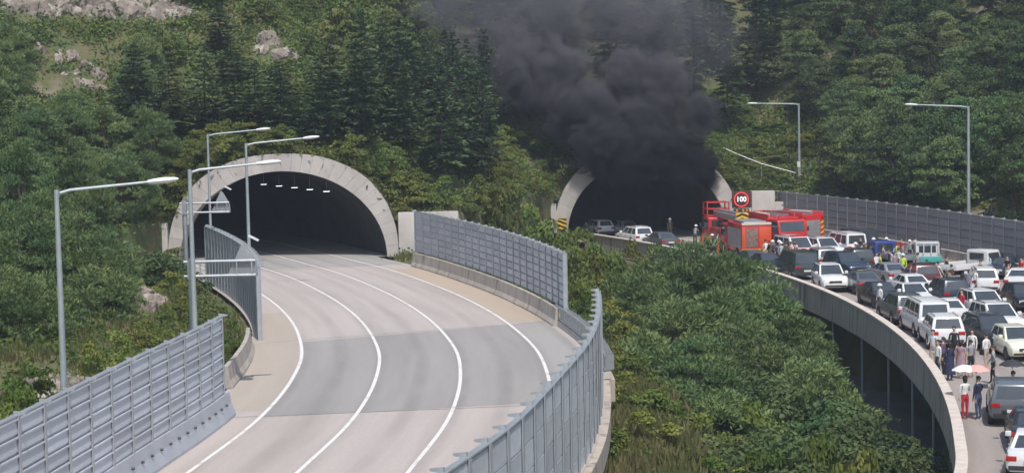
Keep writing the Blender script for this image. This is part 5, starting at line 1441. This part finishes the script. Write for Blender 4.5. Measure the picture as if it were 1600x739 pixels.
def person_mesh(pose):
    """one continuous figure grown from a posed skeleton; material slots 0 top, 1 legs, 2 skin, 3 shoes"""
    aL, aR, st, bend = pose['aL'], pose['aR'], pose['st'], pose.get('bend', 0)
    J = {}; E_ = []; Rr = {}; Mt = {}
    def j(n, p, r, par=None, m=0):
        J[n] = (len(J), p); Rr[n] = r; Mt[n] = m
        if par: E_.append((J[par][0], J[n][0]))
    b = bend
    j('pel', (0, 0, .95), (.15, .11), None, 1); j('wai', (0, .02 + b * .1, 1.1), (.135, .095), 'pel', 0); j('che', (0, .0 + b * .25, 1.3), (.165, .115), 'wai', 0); j('nkb', (0, -.01 + b * .4, 1.44), (.09, .07), 'che', 0)
    j('nk', (0, .0 + b * .45, 1.51), (.052, .055), 'nkb', 2); j('hd0', (0, .015 + b * .5, 1.58), (.07, .085), 'nk', 2); j('hd1', (0, .01 + b * .52, 1.66), (.078, .098), 'hd0', 2); j('hd2', (0, .0 + b * .52, 1.735), (.06, .075), 'hd1', 2)
    for s, nm, arm in ((-1, 'L', aL), (1, 'R', aR)):
        j('hip' + nm, (s * .09, 0, .9), (.095, .1), 'pel', 1); ky = st * s * .5
        j('kn' + nm, (s * .1, ky * .35 + .03, .5), (.06, .065), 'hip' + nm, 1 if not pose.get('shorts') else 2)
        j('an' + nm, (s * .105, ky * .7 - .02, .1), (.042, .045), 'kn' + nm, 1 if not pose.get('shorts') else 2)
        j('ft' + nm, (s * .115, ky * .7 + .12, .04), (.042, .035), 'an' + nm, 3)
        sh = (s * .185, b * .35, 1.4); el = (s * .2 + arm[0] * s, arm[1] + b * .35, 1.4 - arm[2]); wr = (el[0] + arm[3] * s, el[1] + arm[4], el[2] + arm[5])
        j('sh' + nm, sh, (.06, .06), 'nkb', 0); j('el' + nm, el, (.043, .043), 'sh' + nm, 0 if not pose.get('short_sleeve') else 2); j('wr' + nm, wr, (.03, .03), 'el' + nm, 2 if pose.get('short_sleeve') else 0)
        d = np.array(wr) - np.array(el); d /= np.linalg.norm(d)
        j('ha' + nm, tuple(np.array(wr) + d * .07), (.038, .022), 'wr' + nm, 2)
    me = bpy.data.meshes.new('skeleton'); me.from_pydata([J[n][1] for n in J], E_, [])
    o = bpy.data.objects.new('skeleton', me); COL.objects.link(o)
    sk = o.modifiers.new('skin', 'SKIN'); sk.use_smooth_shade = True
    o.modifiers.new('sub', 'SUBSURF').levels = 1
    for i, n in enumerate(J):
        d = me.skin_vertices[0].data[i]; d.radius = Rr[n]; d.use_root = (n == 'pel')
    dg = bpy.context.evaluated_depsgraph_get(); dg.update()
    res = bpy.data.meshes.new_from_object(o.evaluated_get(dg)); bpy.data.objects.remove(o)
    # fingers
    bm = bmesh.new(); bm.from_mesh(res)
    for s, nm in ((-1, 'L'), (1, 'R')):
        w, h = np.array(J['wr' + nm][1]), np.array(J['ha' + nm][1]); d = (h - w) / np.linalg.norm(h - w); sd = np.cross(d, [1., 0, 0]); sd = sd / (np.linalg.norm(sd) + 1e-6)
        for k, (off, ln) in enumerate(((-.027, .06), (-.009, .075), (.009, .07), (.027, .055), (.045, .05))):
            b0 = h + sd * off - d * (.05 if k == 4 else 0); b1 = b0 + d * ln * .6 + (sd * .03 if k == 4 else 0); b2 = b1 + d * ln * .4 + np.array([-s * .012, 0, 0])
            mb = MB().tube([tuple(b0), tuple(b1), tuple(b2)], [.009, .008, .006], 5)
            vs = [bm.verts.new(p) for p in mb.v]
            for f in mb.f:
                try: bm.faces.new([vs[i] for i in f])
                except ValueError: pass
    bm.to_mesh(res); bm.free()
    names = list(J); pos = np.array([J[n][1] for n in names])
    A = np.array([J_[0] for J_ in E_]); B_ = np.array([J_[1] for J_ in E_])
    for m_ in (CW, CJ, SKIN, BLKP): pass
    res.materials.clear()
    for m_ in (CW, CJ, SKIN, BLKP): res.materials.append(m_)
    for f in res.polygons:
        c = np.array(f.center); k = np.argmin(((pos - c) ** 2).sum(1)); n = names[k]; m_ = Mt[n]
        if n.startswith('hip') or n == 'pel': m_ = 1
        if n.startswith('sh'): m_ = 0
        if n.startswith('kn') and pose.get('shorts') and c[2] > .52: m_ = 1
        f.material_index = m_; f.use_smooth = True
    res.name = 'body'
    return res, pos[names.index('hd1')], {n: J[n][1] for n in names}
DOWN = (.03, .0, .27, .0, .06, -.24)
POSES = {'stand': dict(aL=DOWN, aR=DOWN, st=.05), 'walk': dict(aL=(.02, -.12, .25, 0, -.02, -.24), aR=(.02, .12, .25, 0, .14, -.2), st=.35),
         'phone': dict(aL=DOWN, aR=(.05, .06, .26, -.1, .2, .1), st=.08), 'brolly': dict(aL=DOWN, aR=(.04, .08, .25, -.08, .16, .18), st=.06),
         'shorts': dict(aL=(.06, -.05, .26, -.03, .12, -.2), aR=(.06, .0, .26, -.02, .1, -.2), st=.25, shorts=True), 'tee': dict(aL=DOWN, aR=(.03, .02, .27, -.08, .2, -.02), st=.1, shorts=True, short_sleeve=True),
         'work': dict(aL=(.03, .1, .24, -.03, .2, -.1), aR=(.03, .12, .24, -.05, .2, -.08), st=.2, bend=.5)}
PM_ = {k: person_mesh(v) for k, v in POSES.items()}
def hair_mesh(long=False):
    bm = bmesh.new(); bmesh.ops.create_icosphere(bm, subdivisions=3, radius=1)
    for v in bm.verts:
        x, y, z = v.co
        z2 = z
        if y > .25 and z < .45: v.co.y = .2 + (y - .25) * .1; z2 = max(z, .1)
        if long and y < .2 and z < -.1: z2 = z * 2.4
        elif z < -.35: z2 = -.35
        v.co = Vector((v.co.x * .1, v.co.y * .118 - .012, z2 * .105 + .035))
    me = bpy.data.meshes.new('hair'); bm.to_mesh(me); bm.free(); me.materials.append(HAIR); return finish(me, 60)
HS, HLn = hair_mesh(), hair_mesh(True)
def face_mesh():
    mb = MB()
    for s in (-1, 1): mb.box(s * .033 - .012, s * .033 + .012, .096, .104, -.006, .008)
    mb.box(-.022, .022, .094, .101, -.062, -.055)
    return mb.mesh('face_features', HAIR)
def nose_mesh():
    mb = MB().add([(-.014, .094, -.035), (.014, .094, -.035), (0, .094, .012), (0, .122, -.03)], [(0, 1, 3), (1, 2, 3), (2, 0, 3), (0, 2, 1)])
    for s in (-1, 1): mb.box(s * .078, s * .096, -.02, .012, -.03, .025)
    return mb.mesh('nose_and_ears', SKIN)
FACE, NOSE = face_mesh(), nose_mesh()
HEL = MB()
_v = []
for i in range(7):
    a = i / 6 * math.pi / 2
    for k in range(14):
        b = 6.2832 * k / 14; _v.append((.135 * math.cos(a) * math.cos(b), .155 * math.cos(a) * math.sin(b), .13 * math.sin(a) + .04))
HELM = HEL.add(_v, [(i * 14 + k, i * 14 + (k + 1) % 14, (i + 1) * 14 + (k + 1) % 14, (i + 1) * 14 + k) for i in range(6) for k in range(14)]).tube([(0, 0, .03), (0, 0, .05)], [.17, .165], 14).mesh('helmet', PW, smooth=50)
def skirt_mesh(z0, z1, r0, r1):
    v = []; n = 16
    for i in range(6):
        t = i / 5; z = z1 + (z0 - z1) * t; r = r1 + (r0 - r1) * t
        for k in range(n):
            a = 6.2832 * k / n; q = 1 + .06 * t * math.sin(a * 5); v.append((r * q * math.cos(a) * 1.1, r * q * math.sin(a) * .9, z))
    return MB().add(v, [(i * n + k, i * n + (k + 1) % n, (i + 1) * n + (k + 1) % n, (i + 1) * n + k) for i in range(5) for k in range(n)]).mesh('dress', CN, smooth=60)
DRESS = skirt_mesh(.28, 1.16, .27, .155); SKIRT = skirt_mesh(.5, 1.06, .24, .15)
def umbrella(loc, m, label, grp='umbrellas held by bystanders'):
    t = empty('umbrella', loc, random.uniform(0, 1), label, 'umbrella', grp)
    v = [(0, 0, .0)]; n = 16
    for i in range(1, 6):
        r = .56 * i / 5
        for k in range(n):
            a = 6.2832 * k / n; q = 1 - (.05 if k % 2 else 0) * (i / 5) ** 2
            v.append((r * q * math.cos(a), r * q * math.sin(a), -.24 * (i / 5) ** 2 + (.03 if k % 2 else 0) * (i / 5) ** 2))
    f = [(0, 1 + k, 1 + (k + 1) % n) for k in range(n)] + [(1 + (i - 1) * n + k, 1 + i * n + k, 1 + i * n + (k + 1) % n, 1 + (i - 1) * n + (k + 1) % n) for i in range(1, 5) for k in range(n)]
    me = pyd('canopy', v, f, m, smooth=20); link('canopy', me, t)
    MB().tube([(0, 0, -.86), (0, 0, .07)], .012, 6).build('shaft', CHROME, t); MB().tube([(0, 0, -.95), (0, 0, -.84)], .02, 6).build('handle', BLKP, t)
    mb = MB()
    for k in range(8):
        a = 6.2832 * k / 8; mb.tube([(.0, 0, -.35), (.3 * math.cos(a), .3 * math.sin(a), -.1)], .005, 3)
    mb.build('ribs', CHROME, t)
    return t
def person(px, py, pose, top, legs, label, rz=None, hair='short', skirt=None, scale=1.0, helmet=False, group='people standing on the road', shoes=BLKP, z=ZR, umb=None):
    p = G(px, py, z); me, hd, J = PM_[pose]
    rz = random.uniform(-3.1, 3.1) if rz is None else rz
    t = empty('person', (p[0], p[1], z + .006), rz, label, 'person', group); t.scale = (scale,) * 3
    b = link('body', me, t)
    for i, m_ in enumerate((top, legs, SKIN, shoes)):
        b.material_slots[i].link = 'OBJECT'; b.material_slots[i].material = m_
    if helmet: q = link('helmet', HELM, t); q.location = hd
    else: q = link('hair', HLn if hair == 'long' else HS, t); q.location = hd
    q = link('face_features', FACE, t); q.location = hd; q = link('nose_and_ears', NOSE, t); q.location = hd
    if skirt:
        q = link('dress', skirt[0], t); setmat(q, skirt[1])
    if umb:
        h = J['haR']; M = Matrix.Translation(t.location) @ Matrix.Rotation(rz, 4, 'Z') @ Matrix.Scale(scale, 4)
        c = M @ Vector((h[0], h[1], h[2] + .82)); umbrella(c, umb[0], umb[1])
    return t
BY = 'bystanders on the road'
person(1541, 578, 'shorts', CW, CB, 'person in white shirt and shorts with a dark bag, apart from the group', rz=.6, group=BY, shoes=CW)
bagp = G(1535, 560, ZR)
person(1458, 572, 'tee', CL, CB, 'person in pale top leaning by the parapet', rz=2.4, group=BY)
person(1484, 594, 'stand', CN, CN, 'person in long navy dress with long hair', rz=.3, hair='long', skirt=(DRESS, CN), group=BY)
person(1501, 591, 'tee', CM, CM, 'person in mauve dress next to the navy dress', rz=-.5, hair='long', skirt=(SKIRT, CM), group=BY)
person(1517, 590, 'tee', CG, CK, 'person in grey shirt and dark shorts', rz=.2, group=BY, shoes=CW)
person(1491, 566, 'phone', CK, CK, 'person in black behind the navy dress', rz=2.8, group=BY)
person(1519, 571, 'stand', CW, CG, 'person in white top behind the grey shirt', rz=2.6, hair='long', group=BY)
person(1474, 585, 'stand', CPU, CK, 'person in dark purple between pale top and navy dress', rz=1.0, group=BY)
UM = mat('umbrella_white', (.75, .72, .68), (.7, .67, .63), scale=3, rough=.8); UP = mat('umbrella_pink', (.75, .36, .32), (.7, .32, .28), scale=3, rough=.8); UK = mat('umbrella_black', (.025, .025, .028), (.035, .035, .04), scale=3, rough=.6)
person(1508, 655, 'brolly', CW, CR, 'person in white under the white umbrella', rz=.2, group=BY, hair='long', umb=(UM, 'white umbrella left of the pink one'))
person(1529, 655, 'brolly', CN, CJ, 'person in navy under the pink umbrella', rz=.5, group=BY, umb=(UP, 'pink umbrella in the middle of the three'))
person(1583, 646, 'brolly', CK, CK, 'person in black under the black umbrella', rz=.3, group=BY, umb=(UK, 'black umbrella above the dark grey car'))
person(1503, 500, 'phone', CR, CK, 'person in red jacket between the white van and white cars', group=BY)
person(1454, 447, 'work', CW, CW, 'person in white bending behind the teal bed truck', rz=1.2, group=BY)
person(1466, 450, 'walk', CW, CW, 'person in white walking behind the teal bed truck', rz=-1.2, group=BY)
person(1425, 452, 'stand', CM, CK, 'person in mauve beside the silver sedan', group=BY)
person(1524, 462, 'stand', CW, CJ, 'person in white top by the white car behind the flatbed', group=BY)
FF = 'fire crew and helpers'
person(1375, 490, 'stand', CW, CK, 'helmeted person in white behind the parapet bend', helmet=True, group=FF, rz=2.0)
person(1411, 436, 'stand', CHV, CFF, 'white helmeted crew member in hi vis left of the blue cab truck', helmet=True, group=FF, rz=2.9)
person(1399, 417, 'stand', CHV, CW, 'crew member in hi vis vest near the amber cart', group=FF)
person(1360, 414, 'walk', CB, CFF, 'crew member in beige walking beside the white van', helmet=True, group=FF)
person(1371, 416, 'stand', CG, CB, 'person in grey near the crew in beige', group=FF)
person(1353, 418, 'stand', CPU, CK, 'person in dark purple by the tail of the white van', group=FF)
person(1209, 410, 'stand', CPU, CK, 'person in purple right of the rescue truck', group=FF, rz=2.5)
person(1218, 412, 'phone', CFF, CFF, 'firefighter in dark suit behind the fire engine', group=FF, helmet=True)
person(1229, 412, 'stand', CM, CJ, 'person in mauve next to the ambulance', group=FF)
person(1236, 414, 'stand', CPK, CB, 'person in pink beside the ambulance wheel', group=FF)
person(1047, 372, 'walk', CFF, CFF, 'firefighter in grey at the dark tunnel mouth', group=FF, helmet=True, rz=3.0)
person(1086, 384, 'work', CG, CFF, 'firefighter bending beside the aerial truck', group=FF, helmet=True)
person(1337, 416, 'stand', CFF, CFF, 'firefighter between the white pickup and white van', group=FF, helmet=True, rz=1)
person(1262, 388, 'stand', CL, CN, 'person in pale shirt on the road before the wall side fire engine', group=FF)
person(1346, 417, 'walk', CW, CK, 'person in white walking past the white van tail', group=FF, rz=.4)
person(1365, 408, 'stand', CW, CFF, 'helmeted person in white nearest the noise wall', group=FF, helmet=True)
person(1380, 420, 'phone', CB, CK, 'person in beige raising a phone by the amber cart', group=FF)
person(1390, 428, 'stand', CK, CK, 'person in black standing below the amber cart', group=FF)
person(1404, 426, 'walk', CW, CJ, 'person in white and jeans walking by the blue cab', group=FF)
person(1203, 412, 'work', CFF, CFF, 'firefighter bending at the tail of the rescue truck', group=FF, helmet=True)
person(1242, 412, 'stand', CW, CK, 'person in white at the ambulance bonnet corner', group=FF)
person(1434, 434, 'stand', CG, CJ, 'person in grey left of the teal bed', group=BY)
person(1532, 448, 'walk', CK, CJ, 'person in black walking near the flatbed cab', group=BY)
person(1552, 600, 'walk', CG, CK, 'person in grey walking on the open road above the black umbrella', group=BY, rz=1.2)
person(1466, 590, 'phone', CW, CJ, 'person in white leaning close to the parapet coping', group=BY, rz=1.9)
# more of the crowd standing between the stopped cars
rgp = random.Random(8); seen = set(); npl = 0
TOPS = [('white', CW), ('black', CK), ('grey', CG), ('navy', CN), ('beige', CB), ('red', CR), ('hi vis', CHV), ('pale blue', CL), ('dark', CFF), ('mauve', CM)]
BOTS = [('black trousers', CK), ('jeans', CJ), ('grey trousers', CG), ('beige trousers', CB)]
zones = [(1336, 1432, 404, 436)] * 12 + [(1198, 1250, 404, 416)] * 6 + [(1440, 1600, 430, 470)] * 6 + [(1100, 1150, 396, 404)] * 2
for x0, x1, y0, y1 in zones:
    for _ in range(60):
        px, py = rgp.uniform(x0, x1), rgp.uniform(y0, y1); p = G(px, py, ZR); ok = lat(WP, p[:1], p[1:2])[0] < -.8 and lat(RP, p[:1], p[1:2])[0] > .6
        for fx, fy, lb in FOOT:
            h = road_head(fx, fy); d = np.array([-math.sin(h), math.cos(h)]); v_ = p[:2] - np.array([fx, fy]); L2 = 4.4 if 'truck' in lb or 'engine' in lb else 2.7
            if abs(v_ @ d) < L2 and abs(v_[0] * d[1] - v_[1] * d[0]) < 1.25: ok = False
        if ok: break
    if not ok: continue
    near = min((f for f in FOOT if 'next to' not in f[2]), key=lambda f: math.hypot(f[0] - p[0], f[1] - p[1]))
    for _ in range(40):
        tn, tm = rgp.choice(TOPS); bn, bm_ = rgp.choice(BOTS)
        lab = ' '.join(('person in %s top and %s near the %s' % (tn, bn, near[2].split(' with')[0].split(', ')[0])).split()[:16])
        if lab not in seen: break
    seen.add(lab); npl += 1
    person(px, py, rgp.choice(['stand', 'walk', 'phone', 'work', 'stand', 'tee']), tm, bm_, lab, rz=rgp.uniform(-3, 3), helmet=rgp.random() < .25, group=FF, scale=rgp.uniform(.94, 1.04))
print('people', npl)
bag = G(1541, 578, ZR)
tb = empty('shoulder_bag', (bag[0] - .24, bag[1] - .1, ZR + .75), .4, 'dark shoulder bag of the person in white shorts', 'bag')
MB().box(-.05, .05, -.13, .13, 0, .26).build('pouch', CK, tb, bevel=.02); MB().tube([(0, -.1, .25), (.1, 0, .62), (0, .1, .25)], .012, 5).build('strap', CK, tb)

# ------------------------------------------------------------------ smoke from the right tunnel
BL = [(1000, 258, 173.4, 105, 46, 2.2, 2.2), (955, 222, 174.0, 60, 52, 2.6, 2.2), (1040, 222, 174.0, 80, 54, 2.8, 2.4), (1092, 178, 174.6, 36, 40, 2.2, 1.2), (1088, 252, 174.0, 42, 46, 2.0, 1.8), (1000, 185, 175, 82, 44, 2.8, 1.6),
      (925, 165, 177, 100, 70, 3.6, 1.1), (850, 120, 178.5, 130, 80, 4.0, .6), (1010, 130, 177.5, 100, 66, 3.8, .75),
      (775, 95, 180.5, 120, 105, 4.4, .28), (880, 30, 181, 160, 85, 4.8, .30), (1000, 40, 181, 120, 80, 4.4, .24), (1090, 60, 182.5, 100, 95, 4.0, .09), (720, 10, 182, 100, 70, 4.4, .16)]
sm = bpy.data.materials.new('black_smoke'); sm.use_nodes = True
nt = sm.node_tree; L = nt.links.new
for n in list(nt.nodes): nt.nodes.remove(n)
out = _n(nt, 'ShaderNodeOutputMaterial'); pv = _n(nt, 'ShaderNodeVolumePrincipled')
L(pv.outputs[0], out.inputs['Volume'])
pv.inputs['Color'].default_value = (.105, .10, .115, 1)
pv.inputs['Anisotropy'].default_value = .1
tc = _n(nt, 'ShaderNodeTexCoord')
nz = _n(nt, 'ShaderNodeTexNoise'); nz.inputs['Scale'].default_value = .26; nz.inputs['Detail'].default_value = 4; nz.inputs['Roughness'].default_value = .6
L(tc.outputs['Object'], nz.inputs['Vector'])
sb = _n(nt, 'ShaderNodeVectorMath', operation='SUBTRACT'); L(nz.outputs['Color'], sb.inputs[0]); sb.inputs[1].default_value = (.5, .5, .5)
sc_ = _n(nt, 'ShaderNodeVectorMath', operation='SCALE'); L(sb.outputs[0], sc_.inputs[0]); sc_.inputs['Scale'].default_value = 5.5
ad = _n(nt, 'ShaderNodeVectorMath', operation='ADD'); L(tc.outputs['Object'], ad.inputs[0]); L(sc_.outputs[0], ad.inputs[1])
tot = None; cov = None; lo = np.array([1e9] * 3); hi = -lo
for px, py, Y, rx, rz, ry, de in BL:
    c = AT(px, py, Y); k = Y / FPX; r = np.array([rx * k, ry, rz * k]) * 1.22
    lo = np.minimum(lo, c - r * 1.1 - 1); hi = np.maximum(hi, c + r * 1.1 + 1)
    s1 = _n(nt, 'ShaderNodeVectorMath', operation='SUBTRACT'); L(ad.outputs[0], s1.inputs[0]); s1.inputs[1].default_value = tuple(c)
    s2 = _n(nt, 'ShaderNodeVectorMath', operation='MULTIPLY'); L(s1.outputs[0], s2.inputs[0]); s2.inputs[1].default_value = tuple(1 / r)
    s3 = _n(nt, 'ShaderNodeVectorMath', operation='LENGTH'); L(s2.outputs[0], s3.inputs[0])
    mr = _n(nt, 'ShaderNodeMapRange', interpolation_type='SMOOTHSTEP'); L(s3.outputs['Value'], mr.inputs[0])
    mr.inputs[1].default_value = 1.0; mr.inputs[2].default_value = .3; mr.inputs[3].default_value = 0; mr.inputs[4].default_value = 1
    m_ = _n(nt, 'ShaderNodeMath', operation='MULTIPLY'); L(mr.outputs[0], m_.inputs[0]); m_.inputs[1].default_value = de
    if tot is None: tot = m_.outputs[0]; cov = mr.outputs[0]
    else:
        a = _n(nt, 'ShaderNodeMath', operation='MAXIMUM'); L(tot, a.inputs[0]); L(m_.outputs[0], a.inputs[1]); tot = a.outputs[0]
        a = _n(nt, 'ShaderNodeMath', operation='MAXIMUM'); L(cov, a.inputs[0]); L(mr.outputs[0], a.inputs[1]); cov = a.outputs[0]
# billows: the edge of every puff is eaten away by turbulence
n2 = _n(nt, 'ShaderNodeTexNoise'); n2.inputs['Scale'].default_value = .42; n2.inputs['Detail'].default_value = 6; n2.inputs['Roughness'].default_value = .62; n2.inputs['Distortion'].default_value = .6
L(tc.outputs['Object'], n2.inputs['Vector'])
e1 = _n(nt, 'ShaderNodeMath', operation='MULTIPLY_ADD'); L(n2.outputs[0], e1.inputs[0]); e1.inputs[1].default_value = 3.6; e1.inputs[2].default_value = -1.95
e2 = _n(nt, 'ShaderNodeMath', operation='ADD'); L(cov, e2.inputs[0]); L(e1.outputs[0], e2.inputs[1])
mr = _n(nt, 'ShaderNodeMapRange', interpolation_type='SMOOTHSTEP'); L(e2.outputs[0], mr.inputs[0]); mr.inputs[1].default_value = .2; mr.inputs[2].default_value = .75; mr.inputs[3].default_value = .04; mr.inputs[4].default_value = 1.6
ml = _n(nt, 'ShaderNodeMath', operation='MULTIPLY'); L(tot, ml.inputs[0]); L(mr.outputs[0], ml.inputs[1])
L(ml.outputs[0], pv.inputs['Density'])
# smoke colour mixed by height: near black low down, grey higher up
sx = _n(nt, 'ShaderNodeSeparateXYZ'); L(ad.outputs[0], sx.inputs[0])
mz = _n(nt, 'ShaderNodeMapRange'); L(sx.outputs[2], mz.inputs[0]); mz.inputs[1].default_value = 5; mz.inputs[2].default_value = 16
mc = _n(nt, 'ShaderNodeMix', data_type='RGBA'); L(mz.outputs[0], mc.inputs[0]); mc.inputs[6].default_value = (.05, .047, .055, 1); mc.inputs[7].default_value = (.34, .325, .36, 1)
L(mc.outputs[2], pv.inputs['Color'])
hi[2] = min(hi[2], 30)
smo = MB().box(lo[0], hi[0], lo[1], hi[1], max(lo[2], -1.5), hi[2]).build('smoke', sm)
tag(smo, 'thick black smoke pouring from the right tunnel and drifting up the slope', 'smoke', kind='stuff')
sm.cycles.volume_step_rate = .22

# ------------------------------------------------------------------ summer haze
hm = bpy.data.materials.new('haze_air'); hm.use_nodes = True
nt = hm.node_tree
for n in list(nt.nodes): nt.nodes.remove(n)
out = _n(nt, 'ShaderNodeOutputMaterial'); pv = _n(nt, 'ShaderNodeVolumePrincipled'); nt.links.new(pv.outputs[0], out.inputs['Volume'])
pv.inputs['Color'].default_value = (.80, .88, 1.0, 1); pv.inputs['Density'].default_value = .00045; pv.inputs['Anisotropy'].default_value = .2
hzx = MB().box(-130, 130, -90, 420, -11, 190).build('haze', hm)
tag(hzx, 'thin bluish summer haze', 'haze', kind='stuff')
